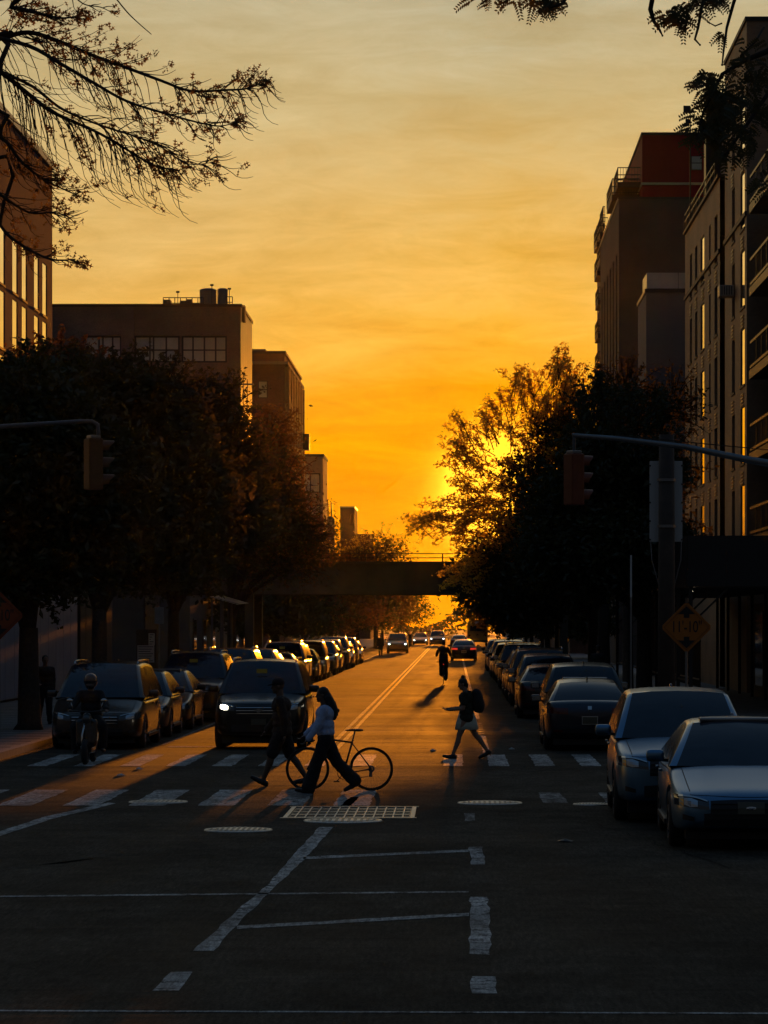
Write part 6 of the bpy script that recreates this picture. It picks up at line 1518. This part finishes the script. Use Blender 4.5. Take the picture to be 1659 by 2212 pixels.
def cap_hat(m, J):
    H = J['H']; hd = J['head']; n = J['nod']; f = Vector((math.cos(n),0,-math.sin(n))); u = Vector((math.sin(n),0,math.cos(n)))
    m.sphere(hd + u*.034*H - f*.006*H, (.060*H,.053*H,.048*H), 16, 10); m.caps(hd+u*.024*H+f*.045*H+Vector((0,.026*H,0)), .009*H, hd+u*.020*H+f*.085*H+Vector((0,.018*H,0)), .006*H); m.caps(hd+u*.024*H+f*.045*H-Vector((0,.026*H,0)), .009*H, hd+u*.020*H+f*.085*H-Vector((0,.018*H,0)), .006*H); m.caps(hd+u*.024*H+f*.045*H, .009*H, hd+u*.020*H+f*.092*H, .006*H); return 'cap'
def short_hair(m, J): hair_cap(m, J); return 'hair'
def helmet(m, J):
    H = J['H']; hd = J['head']; m.sphere(hd + Vector((0,0,.012*H)), (.085*H,.076*H,.086*H), 20, 14); m.sphere(hd + Vector((.03*H,0,-.04*H)), (.056*H,.056*H,.042*H), 14, 10); return 'helmet'

# man striding left in front of the waiting SUV
J = skeleton(1.77, lean=.05, thigh=(R(24),R(-17)), knee=(R(6),R(18)), foot=(R(26),R(-14)), arm=(R(-14),R(16)), elbow=(R(14),R(22)), nod=R(6))
person('person in dark cap, dark top and shorts striding left before the waiting SUV', (gx(608,49.3), 49.6, 0), math.pi, J, 'c_brown', 'c_black', cap_hat, 'skin_dark', shirt_kw=dict(hem=.05, loose=1.12, sleeve='long'), pants_kw=dict(length=.47, loose=1.02), bottom='shorts', build=1.02, hairmat='c_black')
# woman pushing the bicycle
J = skeleton(1.67, lean=.03, thigh=(R(20),R(-24)), knee=(R(2),R(20)), foot=(R(4),R(-34)), arm=(R(20),R(26)), elbow=(R(18),R(24)), nod=R(5), hip_w=.05); J['grip'] = 1.2
person('person with long dark hair in pale blue blouse pushing a bicycle', (gx(703,47.3), 47.45, 0), math.pi, J, 'c_blue', 'c_black', hair_long, 'skin_dark', shirt_kw=dict(sleeve='long', loose=1.10), pants_kw=dict(loose=1.25, flare=1.45))
# woman with phone
J = skeleton(1.60, lean=.02, thigh=(R(22),R(-26)), knee=(R(4),R(10)), foot=(R(2),R(-30)), arm=(R(12),R(16)), elbow=(R(72),R(70)), nod=R(20), hip_w=.05); J['grip'] = .9
pw = person('person with hair bun in dark top and pale skirt looking at a phone', (gx(1008,59.5), 59.5, 0), math.pi, J, 'c_olive', None, hair_bun, 'skin', shirt_kw=dict(hem=.06, loose=1.16, sleeve='short'), shoe_kw=dict(heel=True))
H = 1.60; sk = MB(); P_ = J['pelvis']
sk.lathe([(.085*H,.06*H),(.105*H,.0),(.115*H,-.08*H),(.130*H,-.165*H),(.118*H,-.165*H),(.10*H,-.05*H)], 22, 'z', (P_.x, P_.y, P_.z)); sk.v = [(P_.x+(v[0]-P_.x)*1.12 if v[2] < P_.z-.05 else v[0], v[1]*.82, v[2]+.010*math.sin(9*math.atan2(v[1],v[0]-P_.x))*(1 if v[2]<P_.z-.1 else 0)) for v in sk.v]
sk.build('skirt', M['c_pale'], pw, True)
ph = thing('mobile_phone', 'phone held up by the person with the hair bun', 'phone', (0,0,0))
wv = J[('wr',0)] + J[('fdir',0)]*.10; ph.location = (pw.location.x - wv.x, pw.location.y - .06, wv.z+.02); MB().bbox((0,0,0),(.15,.07,.009),.003).build('case', M['plastic'], ph); ph.rotation_euler = (0, R(18), 0)
bk = thing('backpack', 'black backpack on the person with the hair bun', 'backpack', (pw.location.x + .205, pw.location.y, J['chest'].z-.03))
m = MB(); m.sphere((0,0,.0),(.125,.15,.23)); m.sphere((.05,0,-.09),(.10,.13,.15)); m.sphere((-.02,0,.12),(.10,.13,.13)); link_mesh('bag', remeshed(m,.014,4), M['c_black'], bk)
for s in (-1,1): MB().tube([(-.06,s*.10,.17),(-.18,s*.11,.19),(-.27,s*.11,.10),(-.26,s*.12,-.05),(-.10,s*.13,-.16)], .016, 6).build('strap', M['c_black'], bk, True)

# ------------------------------------------------------------------ bicycles
def bicycle(name, label, loc, rz, R_=.345, wb=1.0, col_='black_paint', drop=True):
    """side-on road bicycle, front wheel towards +x"""
    T = thing(name, label, 'bicycle', loc, rz)
    for x in (wb/2, -wb/2):
        w = MB(); n = 40
        for k in range(n):
            pass
        w.lathe([(R_-.014+.014*math.cos(a), .014*math.sin(a)) for a in [2*math.pi*q/8 for q in range(9)]], 44, 'y')
        wo = w.build('wheel', M['rubber'], T, True); wo.location = (x, 0, R_)
        MB().lathe([(R_-.045,-.009),(R_-.028,-.011),(R_-.028,.011),(R_-.045,.009),(R_-.045,-.009)], 44, 'y').build('rim', M['dark_iron'], wo, True)
        sp_ = MB()
        for k in range(24):
            a = 2*math.pi*k/24; s = .022*(1 if k%2 else -1); sp_.tube([(.02*math.cos(a+.9),s,.02*math.sin(a+.9)),((R_-.04)*math.cos(a),0,(R_-.04)*math.sin(a))], .0012, 3, False)
        sp_.build('spokes', M['steel'], wo); MB().lathe([(0,-.05),(.012,-.05),(.016,-.03),(.016,.03),(.012,.05),(0,.05)], 12, 'y').build('hub', M['dark_iron'], wo)
    BB = Vector((-.06,0,.27)); ST = Vector((-.21,0,.80)); HT = Vector((.315,0,.83)); HB = Vector((.355,0,.70)); FA = Vector((wb/2,0,R_)); RA_ = Vector((-wb/2,0,R_))
    fr = MB(); fr.tube([BB, ST], .016, 10); fr.tube([ST-(ST-BB).normalized()*.04, HT], .015, 10); fr.tube([BB, HB], .018, 10); fr.tube([HT+Vector((-.008,0,.03)), HB+Vector((.008,0,-.02))], .018, 10)
    for s in (-1,1): fr.tube([BB+Vector((0,s*.03,0)), RA_+Vector((0,s*.06,0))], .009, 8); fr.tube([ST+Vector((.01,s*.02,-.05)), RA_+Vector((0,s*.06,0))], .008, 8)
    fr.build('frame', M[col_], T, True)
    fk = MB()
    for s in (-1,1): fk.tube([HB+Vector((.01,s*.03,-.02)), HB.lerp(FA,.6)+Vector((-.005,s*.045,0)), FA+Vector((0,s*.05,0))], [.012,.011,.008], 8)
    fk.build('fork', M[col_], T, True)
    sd = MB(); sd.sphere((-.30,0,.955),(.085,.065,.022)); sd.caps((-.24,0,.958),.022,(-.10,0,.952),.012); link_mesh('saddle', remeshed(sd,.007,2), M['plastic'], T)
    MB().tube([ST, Vector((-.245,0,.945))], .013, 8).build('seat_post', M['steel'], T)
    hb = MB(); hb.tube([HT, HT+Vector((-.02,0,.07)), HT+Vector((.09,0,.085))], .014, 8)
    hb.tube([HT+Vector((.09,-.21,.085)), HT+Vector((.09,.21,.085))], .012, 8)
    for s in (-1,1):
        if drop: hb.tube([HT+Vector((.09,s*.21,.085)), HT+Vector((.16,s*.21,.08)), HT+Vector((.185,s*.21,.03)), HT+Vector((.15,s*.21,-.04)), HT+Vector((.08,s*.21,-.045))], .013, 8)
        else: hb.tube([HT+Vector((.09,s*.21,.085)), HT+Vector((.04,s*.29,.10))], .015, 8)
    hb.build('handlebar', M['plastic'], T, True)
    ck = MB(); ck.lathe([(.085,-.003),(.095,-.003),(.095,.003),(.085,.003),(.085,-.003)], 24, 'y', (BB.x,-.045,BB.z)); ck.beam(BB+Vector((0,-.06,0)), BB+Vector((.11,-.06,-.13)), .02, .012); ck.beam(BB+Vector((0,.06,0)), BB+Vector((-.11,.06,.13)), .02, .012); ck.cbox(BB+Vector((.11,-.10,-.13)),(.09,.07,.02)); ck.cbox(BB+Vector((-.11,.10,.13)),(.09,.07,.02)); ck.build('crankset', M['dark_iron'], T)
    cs = MB(); cs.lathe([(.02,-.02),(.05,-.025),(.05,-.05),(.02,-.055)], 20, 'y', (RA_.x,0,RA_.z)); cs.bbox((RA_.x+.01,-.06,RA_.z-.085),(.05,.03,.09),.01); cs.build('cassette', M['steel'], T)
    chn = MB(); chn.tube([BB+Vector((0,-.045,.09)), RA_+Vector((0,-.045,.05))], .004, 4); chn.tube([BB+Vector((0,-.045,-.09)), RA_+Vector((.01,-.055,-.12))], .004, 4); chn.build('chain', M['dark_iron'], T)
    return T
bicycle('bicycle', 'dark road bicycle being pushed across by the person in pale blue', ((gx(664,48.1)+gx(802,48.1))/2, 48.15, 0), math.pi, .345, (802-664)*48.1/FOC)
# ---- riders
def rider(label, loc, rz, shirt, bike_label, lean=.30, H=1.76, hairf=short_hair, scale=1.0):
    J = skeleton(H, lean=lean, thigh=(R(62),R(30)), knee=(R(70),R(40)), foot=(R(-8),R(-12)), arm=(R(48),R(48)), elbow=(R(18),R(18)), nod=R(4), ground=False, armout=(.30,.30))
    for k_ in J:
        if isinstance(J[k_], Vector) and not (isinstance(k_, tuple) and k_[0] == 'fdir'): J[k_] = J[k_] + Vector((-.26,0,1.05))
    T = person(label, loc, rz, J, shirt, 'c_black', hairf, 'skin', shirt_kw=dict(sleeve='long', loose=1.12, hem=.03), pants_kw=dict(loose=1.3, flare=1.2), vox=.016); T.scale = (scale,)*3
    b = bicycle('bicycle', bike_label, loc, rz, .345, 1.02, 'black_paint', False); b.scale = (scale,)*3
    return T, b
rt, rb_ = rider('person in dark clothes cycling away in the right lane', (gx(958,132), 132.4, 0), R(90), 'c_black', 'bicycle ridden away from us in the right lane', scale=1.02)
MB().sphere((-.30,0,.83),.022).build('rear_light', M['tail_on'], rb_, True)
rider('far person cycling towards us beside the oncoming SUV', (gx(886,300), 300, 0), R(-90), 'c_black', 'far bicycle beside the oncoming SUV', scale=1.0)
# ---- moped rider at the left
mp_ = thing('moped', 'dark moped stopped at the left end of the far crossing', 'moped', (gx(190,57.4), 57.6, 0), R(-90))
for x in (.62,-.60):
    w = MB().lathe([(.14,-.05),(.20,-.055),(.235,-.03),(.24,0),(.235,.03),(.20,.055),(.14,.05),(.14,-.05)], 24, 'y').build('wheel', M['rubber'], mp_, True); w.location = (x,0,.24); MB().lathe([(0,-.03),(.14,-.03),(.14,.03),(0,.03)], 18, 'y').build('rim', M['alloy'], w)
m = MB(); m.caps((.42,0,.34),.10,(.36,0,.88),.09); m.caps((.42,.12,.40),.08,(.38,.14,.78),.07); m.caps((.42,-.12,.40),.08,(.38,-.14,.78),.07); m.caps((.36,0,.28),.10,(-.15,0,.28),.11); m.caps((-.2,0,.40),.14,(-.65,0,.58),.11); link_mesh('body', remeshed(m,.02,4), PAINT['black'], mp_)
m = MB(); m.caps((-.10,0,.74),.10,(-.62,0,.76),.11); m.v = [(v[0],v[1]*1.15,.72+(v[2]-.72)*.6) for v in m.v]; m.build('seat', M['plastic'], mp_, True)
MB().tube([(.62,-.07,.24),(.52,-.07,.55),(.40,0,.92)], .02, 8).build('fork', M['chrome'], mp_, True)
MB().tube([(.32,-.34,1.0),(.40,-.1,.98),(.40,.1,.98),(.32,.34,1.0)], .016, 8).build('handlebar', M['plastic'], mp_, True); MB().sphere((.47,0,.84),(.05,.08,.08)).build('headlight', M['head_off'], mp_, True)
for s in (-1,1): o = MB().tube([(.38,s*.25,1.0),(.38,s*.30,1.16)], .007, 5).sphere((.38,s*.32,1.19),(.015,.06,.04)).build('mirror', M['chrome'], mp_, True)
J = skeleton(1.72, lean=.10, thigh=(R(70),R(66)), knee=(R(80),R(72)), foot=(0,0), arm=(R(40),R(40)), elbow=(R(30),R(30)), ground=False, armout=(.45,.45), splay=.45)
for k_ in J:
    if isinstance(J[k_], Vector) and not (isinstance(k_, tuple) and k_[0] == 'fdir'): J[k_] = J[k_] + Vector((-.30,0,.86))
person('person in helmet and dark jacket seated on the moped', mp_.location, R(-90), J, 'c_black', 'c_black', helmet, 'skin', shirt_kw=dict(sleeve='long', loose=1.2, hem=.03), pants_kw=dict(loose=1.2), hairmat='helmet', vox=.014)
# ---- figures on the pavements
J = skeleton(1.70, lean=.02, thigh=(R(12),R(-14)), knee=(R(4),R(16)), foot=(R(4),R(-20)), arm=(R(-10),R(12)), elbow=(R(14),R(60)), nod=R(8))
person('person in dark clothes walking on the left pavement by the tree', (gx(97,76), 76, .13), R(-70), J, 'c_black', 'c_black', short_hair, 'skin', shirt_kw=dict(sleeve='long', loose=1.25, hem=.05), pants_kw=dict(loose=1.1), vox=.014)
J = skeleton(1.75, lean=.02, thigh=(R(6),R(-6)), knee=(R(2),R(6)), foot=(0,0), arm=(R(4),R(-4)), elbow=(R(10),R(10)))
person('far person standing among the cars at the left kerb', (gx(822,236), 236, 0), R(-90), J, 'c_black', 'c_black', short_hair, 'skin', shirt_kw=dict(sleeve='long', loose=1.2), vox=.02)
person('person in dark clothes on the right pavement beyond the parked cars', (gx(1292,104), 104, .13), R(90), J, 'c_black', 'c_black', short_hair, 'skin', shirt_kw=dict(sleeve='long', loose=1.2), vox=.02)
# ------------------------------------------------------------------ evening haze over the street
hz = MB().box(-425, 425, -65, 1205, -1.1, 40.0)
hm = bpy.data.materials.new('haze_air'); hm.use_nodes = True; hn = hm.node_tree; hn.nodes.clear()
hv = hn.nodes.new('ShaderNodeVolumePrincipled'); ho = hn.nodes.new('ShaderNodeOutputMaterial'); hn.links.new(hv.outputs[0], ho.inputs['Volume'])
hv.inputs['Color'].default_value = (0.95, 0.92, 0.88, 1); hv.inputs['Density'].default_value = 0.000009; hv.inputs['Anisotropy'].default_value = 0.88
tag(hz.build('haze', hm), kind='stuff')
